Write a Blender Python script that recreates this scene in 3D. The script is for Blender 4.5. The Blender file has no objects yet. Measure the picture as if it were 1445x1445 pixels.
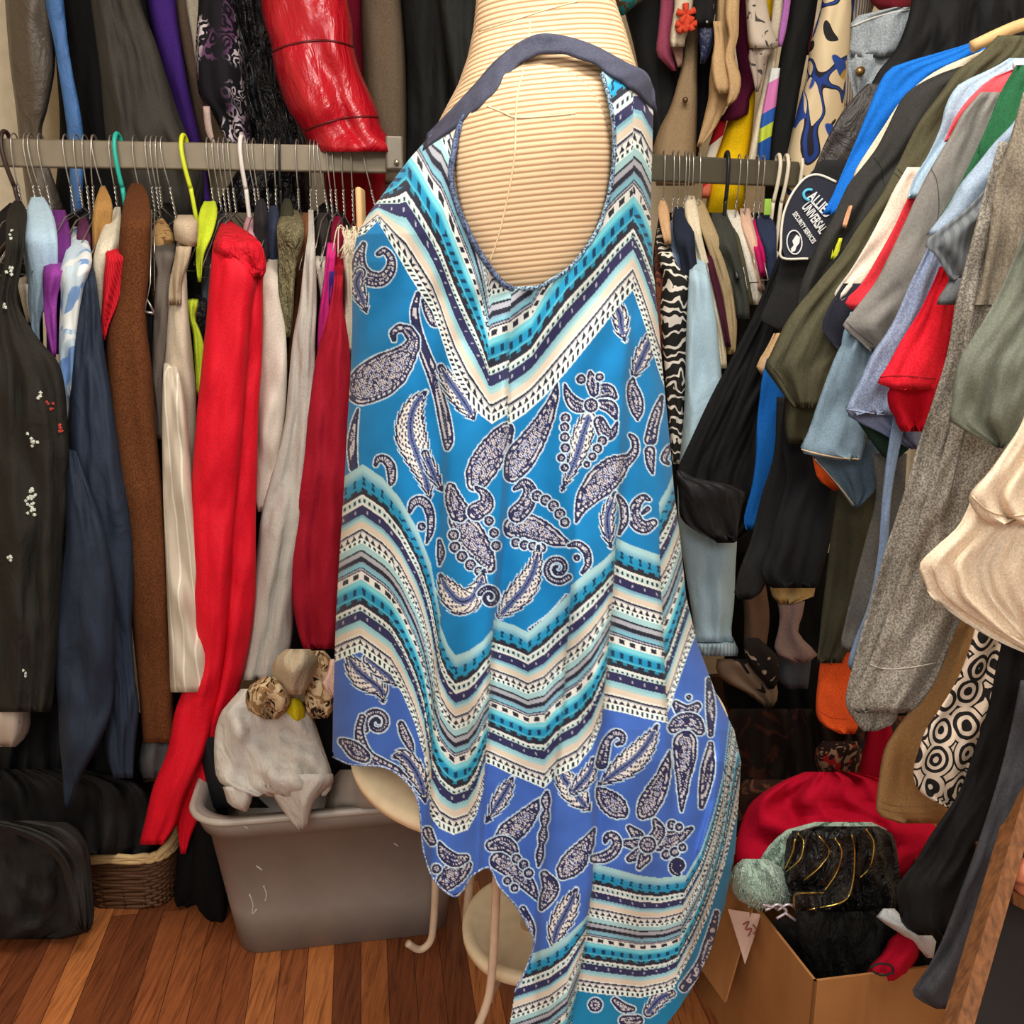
import bpy, bmesh, math, random
import numpy as np
from mathutils import Vector, Matrix
from mathutils.bvhtree import BVHTree

C = bpy.context.scene
COL = C.collection
# ------------------------------------------------------------------ camera
F, CX, CY = 1300.0, 722.5, 722.5          # focal length and centre of the 1445 px frame
TH = math.radians(14.0); H = 1.25
cam_d = bpy.data.cameras.new('camera'); cam = bpy.data.objects.new('camera', cam_d); COL.objects.link(cam)
cam.location = (0, 0, H); cam.rotation_euler = (math.radians(90) - TH, 0, 0)
cam_d.sensor_width = 36; cam_d.lens = 36 * F / 1445.0; cam_d.clip_start = 0.02
C.camera = cam
# ------------------------------------------------------------------ world and lights
w = bpy.data.worlds.new('world'); C.world = w; w.use_nodes = True
w.node_tree.nodes['Background'].inputs[0].default_value = (1.0, 0.975, 0.95, 1)
w.node_tree.nodes['Background'].inputs[1].default_value = 0.80
def area(name, loc, rot, sx, sy, power, col):
    d = bpy.data.lights.new(name, 'AREA'); d.shape = 'RECTANGLE'; d.size = sx; d.size_y = sy; d.energy = power; d.color = col
    o = bpy.data.objects.new(name, d); COL.objects.link(o); o.location = loc; o.rotation_euler = rot
    return o
area('ceiling_lamp_light', (0.25, 0.62, 2.50), (0, 0, 0), 1.1, 0.5, 40, (1.0, 0.955, 0.90))
area('fill_light', (-0.3, -1.3, 2.45), (math.radians(52), 0, 0), 1.6, 0.9, 42, (1.0, 0.98, 0.95))  # added fill from behind the camera, not a lamp of the room
C.view_settings.view_transform = 'Standard'; C.view_settings.look = 'None'
C.view_settings.gamma = 1.0; C.view_settings.use_curve_mapping = False
C.view_settings.exposure = -0.16

# ------------------------------------------------------------------ helpers
def P(u, v, Y):
    """the point at depth Y along the sight line of photo pixel (u, v); arrays allowed"""
    dx = (np.asarray(u, float) - CX) / F; dy = (CY - np.asarray(v, float)) / F
    t = np.asarray(Y, float) / (math.cos(TH) + dy * math.sin(TH))
    return np.stack(np.broadcast_arrays(dx * t, np.asarray(Y, float) + 0 * t, H + (dy * math.cos(TH) - math.sin(TH)) * t), -1)
def PZ(u, v, z):
    """the point at height z on the sight line of pixel (u, v)"""
    dy = (CY - v) / F
    t = (z - H) / (dy * math.cos(TH) - math.sin(TH))
    return np.array([(u - CX) / F * t, (math.cos(TH) + dy * math.sin(TH)) * t, z])
def lin(c):
    r = []
    for x in c:
        x = x / 255.0
        r.append(x / 12.92 if x <= 0.04045 else ((x + 0.055) / 1.055) ** 2.4)
    return (r[0], r[1], r[2], 1.0)
def smooth(me):
    me.polygons.foreach_set('use_smooth', np.ones(len(me.polygons), bool))
def link(name, verts, faces, mat, parent=None, shade=True, loc=None):
    verts = np.asarray(verts, float)
    if loc is None:
        lo, hi = verts.min(0), verts.max(0)
        loc = np.array([(lo[0] + hi[0]) / 2, (lo[1] + hi[1]) / 2, lo[2]])
    me = bpy.data.meshes.new(name)
    me.from_pydata((verts - loc).tolist(), [], [list(f) for f in faces]); me.update()
    if shade: smooth(me)
    if mat: me.materials.append(mat)
    o = bpy.data.objects.new(name, me); COL.objects.link(o)
    o['wloc'] = [float(x) for x in loc]
    if parent is not None:
        o.parent = parent; o.location = Vector(loc) - Vector(parent['wloc'])
    else:
        o.location = Vector(loc)
    return o
def tag(o, label=None, cat=None, group=None, kind=None):
    if label: o['label'] = label
    if cat: o['category'] = cat
    if group: o['group'] = group
    if kind: o['kind'] = kind
    return o
def thing(name, label, cat, loc, group=None):
    o = bpy.data.objects.new(name, None); COL.objects.link(o); o.empty_display_size = 0.05
    o.location = Vector([float(x) for x in loc]); o['wloc'] = [float(x) for x in loc]
    return tag(o, label, cat, group)
def subd(o, lv=1):
    m = o.modifiers.new('s', 'SUBSURF'); m.levels = lv; m.render_levels = lv; return o

def tube(pts, r, res=8, closed=False):
    pts = [Vector(p) for p in pts]; n = len(pts)
    if not hasattr(r, '__len__'): r = [r] * n
    V, Fc = [], []
    up = None
    for i, p in enumerate(pts):
        a = pts[i - 1] if (i > 0 or closed) else p
        b = pts[(i + 1) % n] if (i < n - 1 or closed) else p
        t = (b - a).normalized() if (b - a).length > 1e-9 else Vector((0, 0, 1))
        if up is None: up = Vector((1, 0, 0)) if abs(t.x) < .9 else Vector((0, 1, 0))
        s = (up - t * up.dot(t)); s = s.normalized() if s.length > 1e-6 else t.orthogonal().normalized()
        up = s; q = t.cross(s)
        for k in range(res):
            an = 2 * math.pi * k / res
            V.append(tuple(p + (s * math.cos(an) + q * math.sin(an)) * r[i]))
    for i in range(n if closed else n - 1):
        j = (i + 1) % n
        for k in range(res):
            k2 = (k + 1) % res
            Fc.append((i * res + k, i * res + k2, j * res + k2, j * res + k))
    if not closed:
        Fc.append(tuple(range(res))[::-1]); Fc.append(tuple((n - 1) * res + k for k in range(res)))
    return V, Fc
def merge(*parts):
    V, Fc = [], []
    for v, f in parts:
        o = len(V); V += [tuple(x) for x in v]; Fc += [tuple(i + o for i in q) for q in f]
    return V, Fc
def spline(pts, n=6):
    """Catmull-Rom through the points"""
    pts = [np.array(p, float) for p in pts]; out = []
    q = [2 * pts[0] - pts[1]] + pts + [2 * pts[-1] - pts[-2]]
    for i in range(1, len(q) - 2):
        for k in range(n):
            t = k / n; a, b, c, d = q[i - 1], q[i], q[i + 1], q[i + 2]
            out.append(0.5 * ((2 * b) + (c - a) * t + (2 * a - 5 * b + 4 * c - d) * t * t + (3 * b - a - 3 * c + d) * t ** 3))
    out.append(pts[-1]); return out
def box(c, sx, sy, sz, bev=0.0, rz=0.0, seg=2):
    bm = bmesh.new(); bmesh.ops.create_cube(bm, size=1)
    bmesh.ops.scale(bm, vec=(sx, sy, sz), verts=bm.verts)
    if bev: bmesh.ops.bevel(bm, geom=bm.edges[:] , offset=bev, segments=seg, affect='EDGES', profile=.5)
    bmesh.ops.rotate(bm, cent=(0, 0, 0), matrix=Matrix.Rotation(rz, 3, 'Z'), verts=bm.verts)
    bmesh.ops.translate(bm, vec=tuple(float(x) for x in c), verts=bm.verts)
    bm.verts.index_update()
    r = ([tuple(v.co) for v in bm.verts], [tuple(v.index for v in f.verts) for f in bm.faces]); bm.free(); return r

# ------------------------------------------------------------------ materials
_mc = {}
class N:
    def __init__(s, name):
        s.m = bpy.data.materials.new(name); s.m.use_nodes = True; s.t = s.m.node_tree; s.b = s.t.nodes['Principled BSDF']
        s.co = s.t.nodes.new('ShaderNodeTexCoord')
    def n(s, kind, **kw):
        x = s.t.nodes.new(kind)
        for k, v in kw.items():
            if hasattr(x, k): setattr(x, k, v)
            else: x.inputs[k.replace('_', ' ')].default_value = v
        return x
    def l(s, a, b): s.t.links.new(a, b)
    def map(s, scale=(1, 1, 1), rot=(0, 0, 0), src='Object'):
        m = s.n('ShaderNodeMapping'); m.inputs['Scale'].default_value = scale; m.inputs['Rotation'].default_value = rot
        s.l(s.co.outputs[src], m.inputs['Vector']); return m.outputs[0]
    def noise(s, scale, vec=None, detail=3, rough=.5, dist=0):
        x = s.n('ShaderNodeTexNoise'); x.inputs['Scale'].default_value = scale; x.inputs['Detail'].default_value = detail
        x.inputs['Roughness'].default_value = rough; x.inputs['Distortion'].default_value = dist
        s.l(vec if vec is not None else s.co.outputs['Object'], x.inputs['Vector']); return x.outputs['Fac']
    def ramp(s, fac, stops, const=False):
        r = s.n('ShaderNodeValToRGB'); e = r.color_ramp
        if const: e.interpolation = 'CONSTANT'
        e.elements[0].position, e.elements[0].color = stops[0]
        e.elements[1].position, e.elements[1].color = stops[-1]
        for p, c in stops[1:-1]:
            q = e.elements.new(p); q.color = c
        s.l(fac, r.inputs[0]); return r.outputs[0]
    def mix(s, fac, a, b, mode='MIX'):
        m = s.n('ShaderNodeMix', data_type='RGBA', blend_type=mode)
        for inp, val in ((m.inputs[0], fac), (m.inputs[6], a), (m.inputs[7], b)):
            if hasattr(val, 'is_linked'): s.l(val, inp)
            else: inp.default_value = val
        return m.outputs[2]
    def bump(s, h, strength=.3, dist=.01, prev=None):
        b = s.n('ShaderNodeBump'); b.inputs['Strength'].default_value = strength; b.inputs['Distance'].default_value = dist
        s.l(h, b.inputs['Height'])
        if prev is not None: s.l(prev, b.inputs['Normal'])
        return b.outputs[0]
    def fin(s, col, rough=.85, nrm=None, spec=.25, sheen=0, metal=0, coat=0):
        b = s.b
        if hasattr(col, 'is_linked'): s.l(col, b.inputs['Base Color'])
        else: b.inputs['Base Color'].default_value = col
        b.inputs['Roughness'].default_value = rough; b.inputs['Specular IOR Level'].default_value = spec
        b.inputs['Sheen Weight'].default_value = sheen; b.inputs['Metallic'].default_value = metal
        b.inputs['Coat Weight'].default_value = coat
        if nrm is not None: s.l(nrm, b.inputs['Normal'])
        return s.m
def fab(c, c2=None, wr=.45, rough=.9, spec=.1, sheen=.0, heather=0.0, ws=9):
    """plain woven or knitted cloth; c2 = heather / second tone"""
    k = ('fab', c, c2, wr, rough, spec, sheen, heather, ws)
    if k in _mc: return _mc[k]
    s = N('fabric'); a = lin(c)
    f = s.noise(420, detail=2)
    d = tuple(x * .76 for x in a[:3]) + (1,); l = tuple(min(1, x * 1.08) for x in a[:3]) + (1,)
    if c2 is not None: d, l = a, lin(c2)
    col = s.ramp(f, [(.40, d), (.62, l)] if c2 is not None else [(.3, d), (.7, l)])
    h = s.noise(ws, s.map((1, 1, .45)), detail=4, rough=.55, dist=.6)
    nr = s.bump(h, wr, .03)
    nr = s.bump(s.noise(900, detail=1), .12, .002, nr)
    _mc[k] = s.fin(col, rough, nr, spec, sheen); return _mc[k]
def gloss(c, rough=.22, wr=.8, ws=14, spec=.5):
    k = ('gl', c, rough, wr, ws)
    if k in _mc: return _mc[k]
    s = N('glossy_fabric'); h = s.noise(ws, s.map((1, 1, .7)), detail=5, rough=.6, dist=1.2)
    _mc[k] = s.fin(lin(c), rough, s.bump(h, wr, .04), spec, 0); return _mc[k]
def plain(c, rough=.5, metal=0, spec=.4, bump=0):
    k = ('pl', c, rough, metal, bump)
    if k in _mc: return _mc[k]
    s = N('surface'); f = s.noise(40, detail=3); a = lin(c)
    col = s.ramp(f, [(.2, tuple(x * .88 for x in a[:3]) + (1,)), (.8, tuple(min(1, x * 1.08) for x in a[:3]) + (1,))])
    _mc[k] = s.fin(col, rough, s.bump(f, bump, .002) if bump else None, spec, 0, metal); return _mc[k]
def printed(base, cols, scale=60, kind='blotch', thr=.5, stretch=(1, 1, 1), rough=.85, rot=(0, 0, 0)):
    """cloth with a woven-in or printed pattern"""
    k = ('pr', base, tuple(cols), scale, kind, thr, stretch, rot)
    if k in _mc: return _mc[k]
    s = N('printed_fabric'); vec = s.map(stretch, rot)
    a = lin(base)
    if kind == 'blotch':
        col = a
        for i, c in enumerate(cols):
            f = s.noise(scale * (1 + .35 * i), s.map(stretch, (i * 1.3, i * .7, i)), detail=2, dist=1.5)
            fr = s.ramp(f, [(thr, (0, 0, 0, 1)), (thr + .02, (1, 1, 1, 1))])
            col = s.mix(fr, col, lin(c))
    elif kind == 'dots':
        v = s.n('ShaderNodeTexVoronoi'); v.inputs['Scale'].default_value = scale; s.l(vec, v.inputs['Vector'])
        fr = s.ramp(v.outputs['Distance'], [(thr * .8, (1, 1, 1, 1)), (thr, (0, 0, 0, 1))])
        gate = s.ramp(s.noise(scale * .16, detail=1), [(.5, (0, 0, 0, 1)), (.54, (1, 1, 1, 1))])
        fr2 = s.mix(1.0, fr, gate, 'MULTIPLY')
        pick = s.ramp(s.noise(scale * .4, detail=0), [(i / max(1, len(cols)) * .5 + .3, lin(c)) for i, c in enumerate(cols)] if len(cols) > 1 else [(0, lin(cols[0])), (1, lin(cols[0]))], True)
        col = s.mix(fr2, a, pick)
    elif kind == 'wave':
        wv = s.n('ShaderNodeTexWave'); wv.wave_type = 'BANDS'; wv.bands_direction = 'Z'
        wv.inputs['Scale'].default_value = scale; wv.inputs['Distortion'].default_value = 9.0; wv.inputs['Detail'].default_value = 1.2
        wv.inputs['Detail Scale'].default_value = 2.2
        s.l(vec, wv.inputs['Vector'])
        col = s.mix(s.ramp(wv.outputs['Fac'], [(thr, (0, 0, 0, 1)), (thr + .05, (1, 1, 1, 1))]), a, lin(cols[0]))
    elif kind == 'pin':
        wv = s.n('ShaderNodeTexWave'); wv.wave_type = 'BANDS'; wv.bands_direction = 'X'
        wv.inputs['Scale'].default_value = scale; wv.inputs['Distortion'].default_value = .0
        s.l(vec, wv.inputs['Vector'])
        col = s.mix(s.ramp(wv.outputs['Fac'], [(thr, (0, 0, 0, 1)), (thr + .03, (1, 1, 1, 1))]), a, lin(cols[0]))
    elif kind == 'curl':
        v = s.n('ShaderNodeTexVoronoi'); v.inputs['Scale'].default_value = scale
        n2 = s.n('ShaderNodeTexNoise'); n2.inputs['Scale'].default_value = scale * .8; s.l(vec, n2.inputs['Vector'])
        ad = s.n('ShaderNodeVectorMath', operation='MULTIPLY_ADD'); s.l(n2.outputs['Color'], ad.inputs[0]); ad.inputs[1].default_value = (.05, .05, .05); s.l(vec, ad.inputs[2])
        s.l(ad.outputs[0], v.inputs['Vector'])
        m = s.n('ShaderNodeMath', operation='SINE'); mm = s.n('ShaderNodeMath', operation='MULTIPLY'); mm.inputs[1].default_value = 22
        s.l(v.outputs['Distance'], mm.inputs[0]); s.l(mm.outputs[0], m.inputs[0])
        fr = s.ramp(m.outputs[0], [(thr, (0, 0, 0, 1)), (thr + .1, (1, 1, 1, 1))])
        gate = s.ramp(s.noise(scale * .35, detail=1), [(.44, (0, 0, 0, 1)), (.5, (1, 1, 1, 1))])
        pick = s.ramp(s.noise(scale * .3, s.map((1.1, 1, 1), (1, 2, 3)), detail=0), [(.42, lin(cols[0])), (.5, lin(cols[-1]))])
        col = s.mix(s.mix(1.0, fr, gate, 'MULTIPLY'), a, pick)
    elif kind == 'links':
        v = s.n('ShaderNodeTexVoronoi'); v.inputs['Scale'].default_value = scale; v.inputs['Randomness'].default_value = .35; s.l(vec, v.inputs['Vector'])
        v.voronoi_dimensions = '3D'
        col = s.ramp(v.outputs['Distance'], [(0, lin(cols[0])), (.16, lin(base)), (.26, lin(cols[0])), (.36, lin(base)), (.47, lin(cols[0])), (.60, lin(base)), (.66, lin(cols[0]))], True)
    elif kind == 'bands':
        sep = s.n('ShaderNodeSeparateXYZ'); s.l(vec, sep.inputs[0])
        m = s.n('ShaderNodeMath', operation='FRACT'); mm = s.n('ShaderNodeMath', operation='MULTIPLY'); mm.inputs[1].default_value = scale
        s.l(sep.outputs['Z'], mm.inputs[0]); s.l(mm.outputs[0], m.inputs[0])
        allc = [base] + list(cols); col = s.ramp(m.outputs[0], [(i / len(allc), lin(c)) for i, c in enumerate(allc)], True)
    nr = s.bump(s.noise(9, s.map((1, 1, .5)), detail=4, dist=.6), .3, .03)
    _mc[k] = s.fin(col, rough, nr, .2); return _mc[k]

# ------------------------------------------------------------------ cloth builder
def interp_rows(rows, step=9.0):
    R = np.array([(r[0], r[1], r[2], (r[3] if len(r) > 3 else 0.0)) for r in rows], float)
    s = spline(R, 8); S = np.array(s)
    n = max(6, int((R[-1, 0] - R[0, 0]) / step))
    vv = np.linspace(R[0, 0], R[-1, 0], n)
    o = np.argsort(S[:, 0], kind='stable'); S = S[o]
    return np.stack([vv] + [np.interp(vv, S[:, 0], S[:, k]) for k in (1, 2, 3)], 1)
def vnoise(x, y, rg):
    """smooth 2-D value noise in -1..1"""
    T = rg.rand(64, 64) * 2 - 1; x, y = np.broadcast_arrays(x, y); x = x + 900.0; y = y + 900.0
    i, j = np.floor(x).astype(int), np.floor(y).astype(int); fx, fy = x - i, y - j
    fx = fx * fx * (3 - 2 * fx); fy = fy * fy * (3 - 2 * fy); i &= 63; j &= 63; i2, j2 = (i + 1) & 63, (j + 1) & 63
    return (T[i, j] * (1 - fx) + T[i2, j] * fx) * (1 - fy) + (T[i, j2] * (1 - fx) + T[i2, j2] * fx) * fy
def cloth(rows, Y, dep=.05, bulge=.5, nf=4, amp=.006, seed=0, slope=0, drop=.0, hem=.0, back=.6, wr=.004, tilt=0.0, quilt=None, iso=1.0):
    """A hanging garment panel as a closed body: rows (v, uL, uR[, dY]) give its outline in the photo, Y its real depth,
    dep its thickness. Folds run down it. slope/drop: the top `slope` px lean back by `drop` metres to the hanger."""
    rg = np.random.RandomState(seed * 7 + 3)
    R = interp_rows(rows); nr = len(R)
    wpx = np.abs(R[:, 2] - R[:, 1]); W = max(wpx.max(), 4)
    nc = int(np.clip(W / 5, 9, 56)); nb = 9
    s = np.linspace(0, 1, nc)[None, :]; t = np.linspace(0, 1, nr)[:, None]
    u = R[:, 1:2] * (1 - s) + R[:, 2:3] * s; v = np.repeat(R[:, 0:1], nc, 1)
    wm = wpx[:, None] * Y / F
    prof = np.clip(1 - np.abs(2 * s - 1) ** 3.0, 0, 1) ** .6
    bul = np.minimum(bulge * wm, dep * .8) * prof
    env = prof ** .7
    x = s * max(1.0, W / 60) * (nf + 1) * .42; yv = t * (R[-1, 0] - R[0, 0]) / 260.0 * iso
    lean = (rg.rand() - .5) * .8
    n1 = vnoise(x + lean * yv + .35 * vnoise(x * .5, yv * 2, rg), yv, rg) if nf else 0 * u
    n2 = vnoise(x * 2.1 + lean * yv, yv * 1.7, rg) if nf else 0 * u
    fold = (1.25 - 2.5 * np.abs(n1) ** .8) * .8 + n2 * .5
    a = np.minimum(amp, wm * .16)
    fold = fold * a * env * (.35 + .65 * np.clip(t * 1.5, 0, 1))
    q1 = vnoise(x * 1.6 + 1.3 * yv, yv * 4.5 - x * .8, rg); q2 = vnoise(x * 2.7 - 2.0 * yv, yv * 7 + x * 1.4, rg)
    fold = fold + wr * 1.6 * env * (q1 + .6 * q2)
    if quilt:
        q = np.abs(np.sin(math.pi * t * quilt + 0.15 * np.sin(s * 3)))
        bul = bul * (.35 + .65 * q ** .45)
    dY = R[:, 3:4].copy()
    if slope:
        x = np.clip((R[:, 0:1] - R[0, 0]) / slope, 0, 1); dY = dY + drop * (1 - x) ** 1.4
    dY = dY + tilt * t
    front = P(u, v, Y + dY - bul + fold)
    sb = np.linspace(1, 0, nb + 2)[None, 1:-1]
    sh = .5 + (sb - .5) * (1 - .35 * np.sin(math.pi * np.linspace(0, 1, nb))[None, :] * (1 - back))
    ub = R[:, 1:2] * (1 - sh) + R[:, 2:3] * sh; vb = np.repeat(R[:, 0:1], nb, 1)
    backp = P(ub, vb, Y + dY + dep * np.sin(math.pi * np.linspace(.08, .92, nb))[None, :] ** .5)
    ring = np.concatenate([front, backp], 1); m = nc + nb
    V = ring.reshape(-1, 3)
    i, j = np.meshgrid(np.arange(nr - 1), np.arange(m), indexing='ij'); j2 = (j + 1) % m
    Fc = np.stack([i * m + j, i * m + j2, (i + 1) * m + j2, (i + 1) * m + j], -1).reshape(-1, 4).tolist()
    c0 = ring[0].mean(0); V = np.vstack([V, c0, ring[-1].mean(0) + np.array([0, 0, .015])]); a0 = nr * m
    for k in range(m):
        k2 = (k + 1) % m
        Fc.append((k2, k, a0)); Fc.append(((nr - 1) * m + k, (nr - 1) * m + k2, a0 + 1))
    return V, Fc
def G(name, label, cat, rows, Y, mat, parent=None, group=None, **kw):
    kw.setdefault('seed', abs(hash_(name + str(rows[0]) + str(label))) % 9973)
    V, Fc = cloth(rows, Y, **kw)
    o = link(name, V, Fc, mat, parent)
    if parent is None: tag(o, label, cat, group)
    elif label: o['label'] = label
    return o
def hash_(s):
    h = 7
    for ch in s: h = (h * 131 + ord(ch)) % 1000003
    return h
_bv = {}
def surf(o, u, v, lift=.001, back=None):
    """where the sight line of photo pixel (u, v) meets mesh object o (a little in front of it); None if it misses"""
    if o.name not in _bv:
        w0 = np.array(o['wloc']); me = o.data; co = np.empty(len(me.vertices) * 3); me.vertices.foreach_get('co', co)
        _bv[o.name] = BVHTree.FromPolygons((co.reshape(-1, 3) + w0).tolist(), [tuple(p.vertices) for p in me.polygons])
    c = Vector((0, 0, H)); d = (Vector(P(u, v, 1.0)) - c).normalized()
    hit = _bv[o.name].ray_cast(c, d)
    if hit[0] is None: return back
    return np.array(hit[0] - d * lift)
def dense(px, n=5): return [tuple(p) for p in spline([(a, b) for a, b in px], n)]
def stroke(px, on, r, mat, name, parent=None, res=6, lift=0.0):
    """a raised seam, trim or drawn line that follows photo pixels px over the surface of mesh `on` (or at a depth / depths)"""
    if hasattr(on, 'data'):
        pts = [surf(on, a, b, lift + r * .2) for a, b in dense(px, 6)]; pts = [p for p in pts if p is not None]
        if len(pts) < 2: return None
        parent = parent or on
    else:
        Ys = on if hasattr(on, '__len__') else [on] * len(px)
        pts = spline([P(u, v, y - lift) for (u, v), y in zip(px, Ys)], 5)
    V, Fc = tube(pts, r, res); return link(name, V, Fc, mat, parent)
# ------------------------------------------------------------------ room shell
YAW = math.radians(9.0)                     # the room is turned a little against the view
def room(x, y, z):                          # room axes -> world (turned about the camera's foot)
    c, s = math.cos(YAW), math.sin(YAW); return (x * c - y * s, x * s + y * c, z)
def rbox(name, c, sx, sy, sz, mat, parent=None, bev=0.0):
    V, Fc = box(room(*c), sx, sy, sz, bev, YAW); return link(name, V, Fc, mat, parent, shade=False)
def wood_floor():
    s = N('laminate_floor'); vec = s.map((1, 1, 1), (0, 0, math.radians(-90) - YAW))
    b = s.n('ShaderNodeTexBrick'); b.offset = .37; b.inputs['Scale'].default_value = 1.0
    b.inputs['Brick Width'].default_value = 1.15; b.inputs['Row Height'].default_value = .050; b.inputs['Mortar Size'].default_value = .0007
    b.inputs['Color1'].default_value = (0, 0, 0, 1); b.inputs['Color2'].default_value = (1, 1, 1, 1); b.inputs['Mortar'].default_value = (.1, .1, .1, 1)
    b.inputs['Bias'].default_value = 0.0
    s.l(vec, b.inputs['Vector'])
    tone = s.ramp(b.outputs['Color'], [(0, lin((108, 60, 36))), (.35, lin((142, 82, 48))), (.65, lin((160, 96, 56))), (1, lin((200, 128, 72)))])
    g = s.noise(9, s.map((20, 1.0, 1), (0, 0, -YAW)), detail=6, rough=.65, dist=.8)
    gr = s.ramp(g, [(.30, (.38, .30, .26, 1)), (.48, (.85, .8, .76, 1)), (.72, (1.25, 1.2, 1.12, 1))])
    col = s.mix(1.0, tone, gr, 'MULTIPLY')
    col = s.mix(b.outputs['Fac'], col, lin((64, 34, 20)))
    return s.fin(col, .42, s.bump(g, .08, .002), .35)
cream_wall = plain((226, 212, 184), .9, 0, .2, .1)
tag(rbox('floor', (0.1, 1.0, -.02), 4.2, 4.2, .04, wood_floor()), kind='structure')
tag(rbox('wall_back', (0.1, 2.50, 1.3), 4.0, .08, 2.7, cream_wall), kind='structure')
tag(rbox('wall_left', (-1.42, 1.0, 1.3), .08, 3.0, 2.7, cream_wall), kind='structure')
tag(rbox('wall_right', (1.62, 1.0, 1.3), .08, 3.0, 2.7, cream_wall), kind='structure')
tag(rbox('ceiling', (0.1, .6, 2.66), 4.0, 3.9, .06, plain((235, 230, 220), .9)), kind='structure')
tag(rbox('baseboard_back', (0.1, 2.45, .05), 2.9, .02, .10, plain((70, 48, 34), .5)), kind='structure')

# ------------------------------------------------------------------ clothes rails
def rail_line(u0, v0, y0, u1, v1):
    a = P(u0, v0, y0); return a, PZ(u1, v1, a[2])
def bar(a, b, th, hh):
    a, b = Vector(a), Vector(b); d = b - a; an = math.atan2(d.y, d.x); mid = (a + b) / 2
    return box(mid, d.length, th, hh, .003, an)
metal_l = plain((124, 112, 92), .42, .35, .5); metal_d = plain((92, 86, 72), .45, .35, .5)
RA, RB = rail_line(-40, 215, 1.795, 550, 226)
rl = thing('garment_rail', 'long flat grey steel rail full of wire hangers, ending at a bracket beside the mannequin', 'clothes rail', RA)
V, Fc = bar(RA, RB, .016, .049); link('rail_bar', V, Fc, metal_l, rl, shade=False)
bp = P(556, 218, RB[1] - .005)
V, Fc = box(bp, .034, .05, .062, .004, YAW); eb = link('end_bracket', V, Fc, plain((120, 112, 98), .35, .5), rl, shade=False)
sc_ = P(560, 229, RB[1] - .034); V, Fc = tube([sc_, sc_ + np.array([0, -.006, 0])], .005, 10); link('screw', V, Fc, plain((200, 195, 180), .3, .9), eb)
V, Fc = box(P(556, 218, RB[1]) + np.array([.02, .32, 0]), .03, .6, .04, .003, YAW); link('wall_arm', V, Fc, plain((90, 84, 74), .4, .4), rl, shade=False)
SA, SB = rail_line(880, 235, 1.93, 1200, 250)
rr = thing('garment_rail', 'short dark olive-grey rail behind the right side of the blue dress', 'clothes rail', SA)
V, Fc = bar(SA, SB, .02, .050); link('rail_bar', V, Fc, metal_d, rr, shade=False)
V, Fc = box(SA + np.array([-.04, .28, 0]), .03, .56, .04, .003, YAW); link('wall_arm', V, Fc, metal_d, rr, shade=False)
# the side rail and the high rail that carry the other clothes
ra = np.array([.86, 2.05, 1.70]); rb = np.array([.90, .70, 1.70])
V, Fc = tube([ra, rb], .014, 12); o = link('side_rail', V, Fc, metal_d); tag(o, 'round metal rail running forward above the t-shirts on the side wall', 'clothes rail')
V, Fc = tube([room(-1.38, 2.18, 1.98), room(1.55, 2.18, 1.98)], .014, 12)
o = link('upper_rail', V, Fc, metal_d); tag(o, 'high rail above the frame carrying the coats over the long steel rail', 'clothes rail')
V, Fc = box(room(.1, .75, 2.615), 1.15, .52, .03, .006, YAW); em = N('lamp_diffuser')
em.b.inputs['Emission Color'].default_value = (1, .93, .8, 1); em.b.inputs['Emission Strength'].default_value = 3.0
o = link('ceiling_light', V, Fc, em.m, shade=False); tag(o, 'flat white ceiling light above the mannequin', 'ceiling light')

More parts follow.
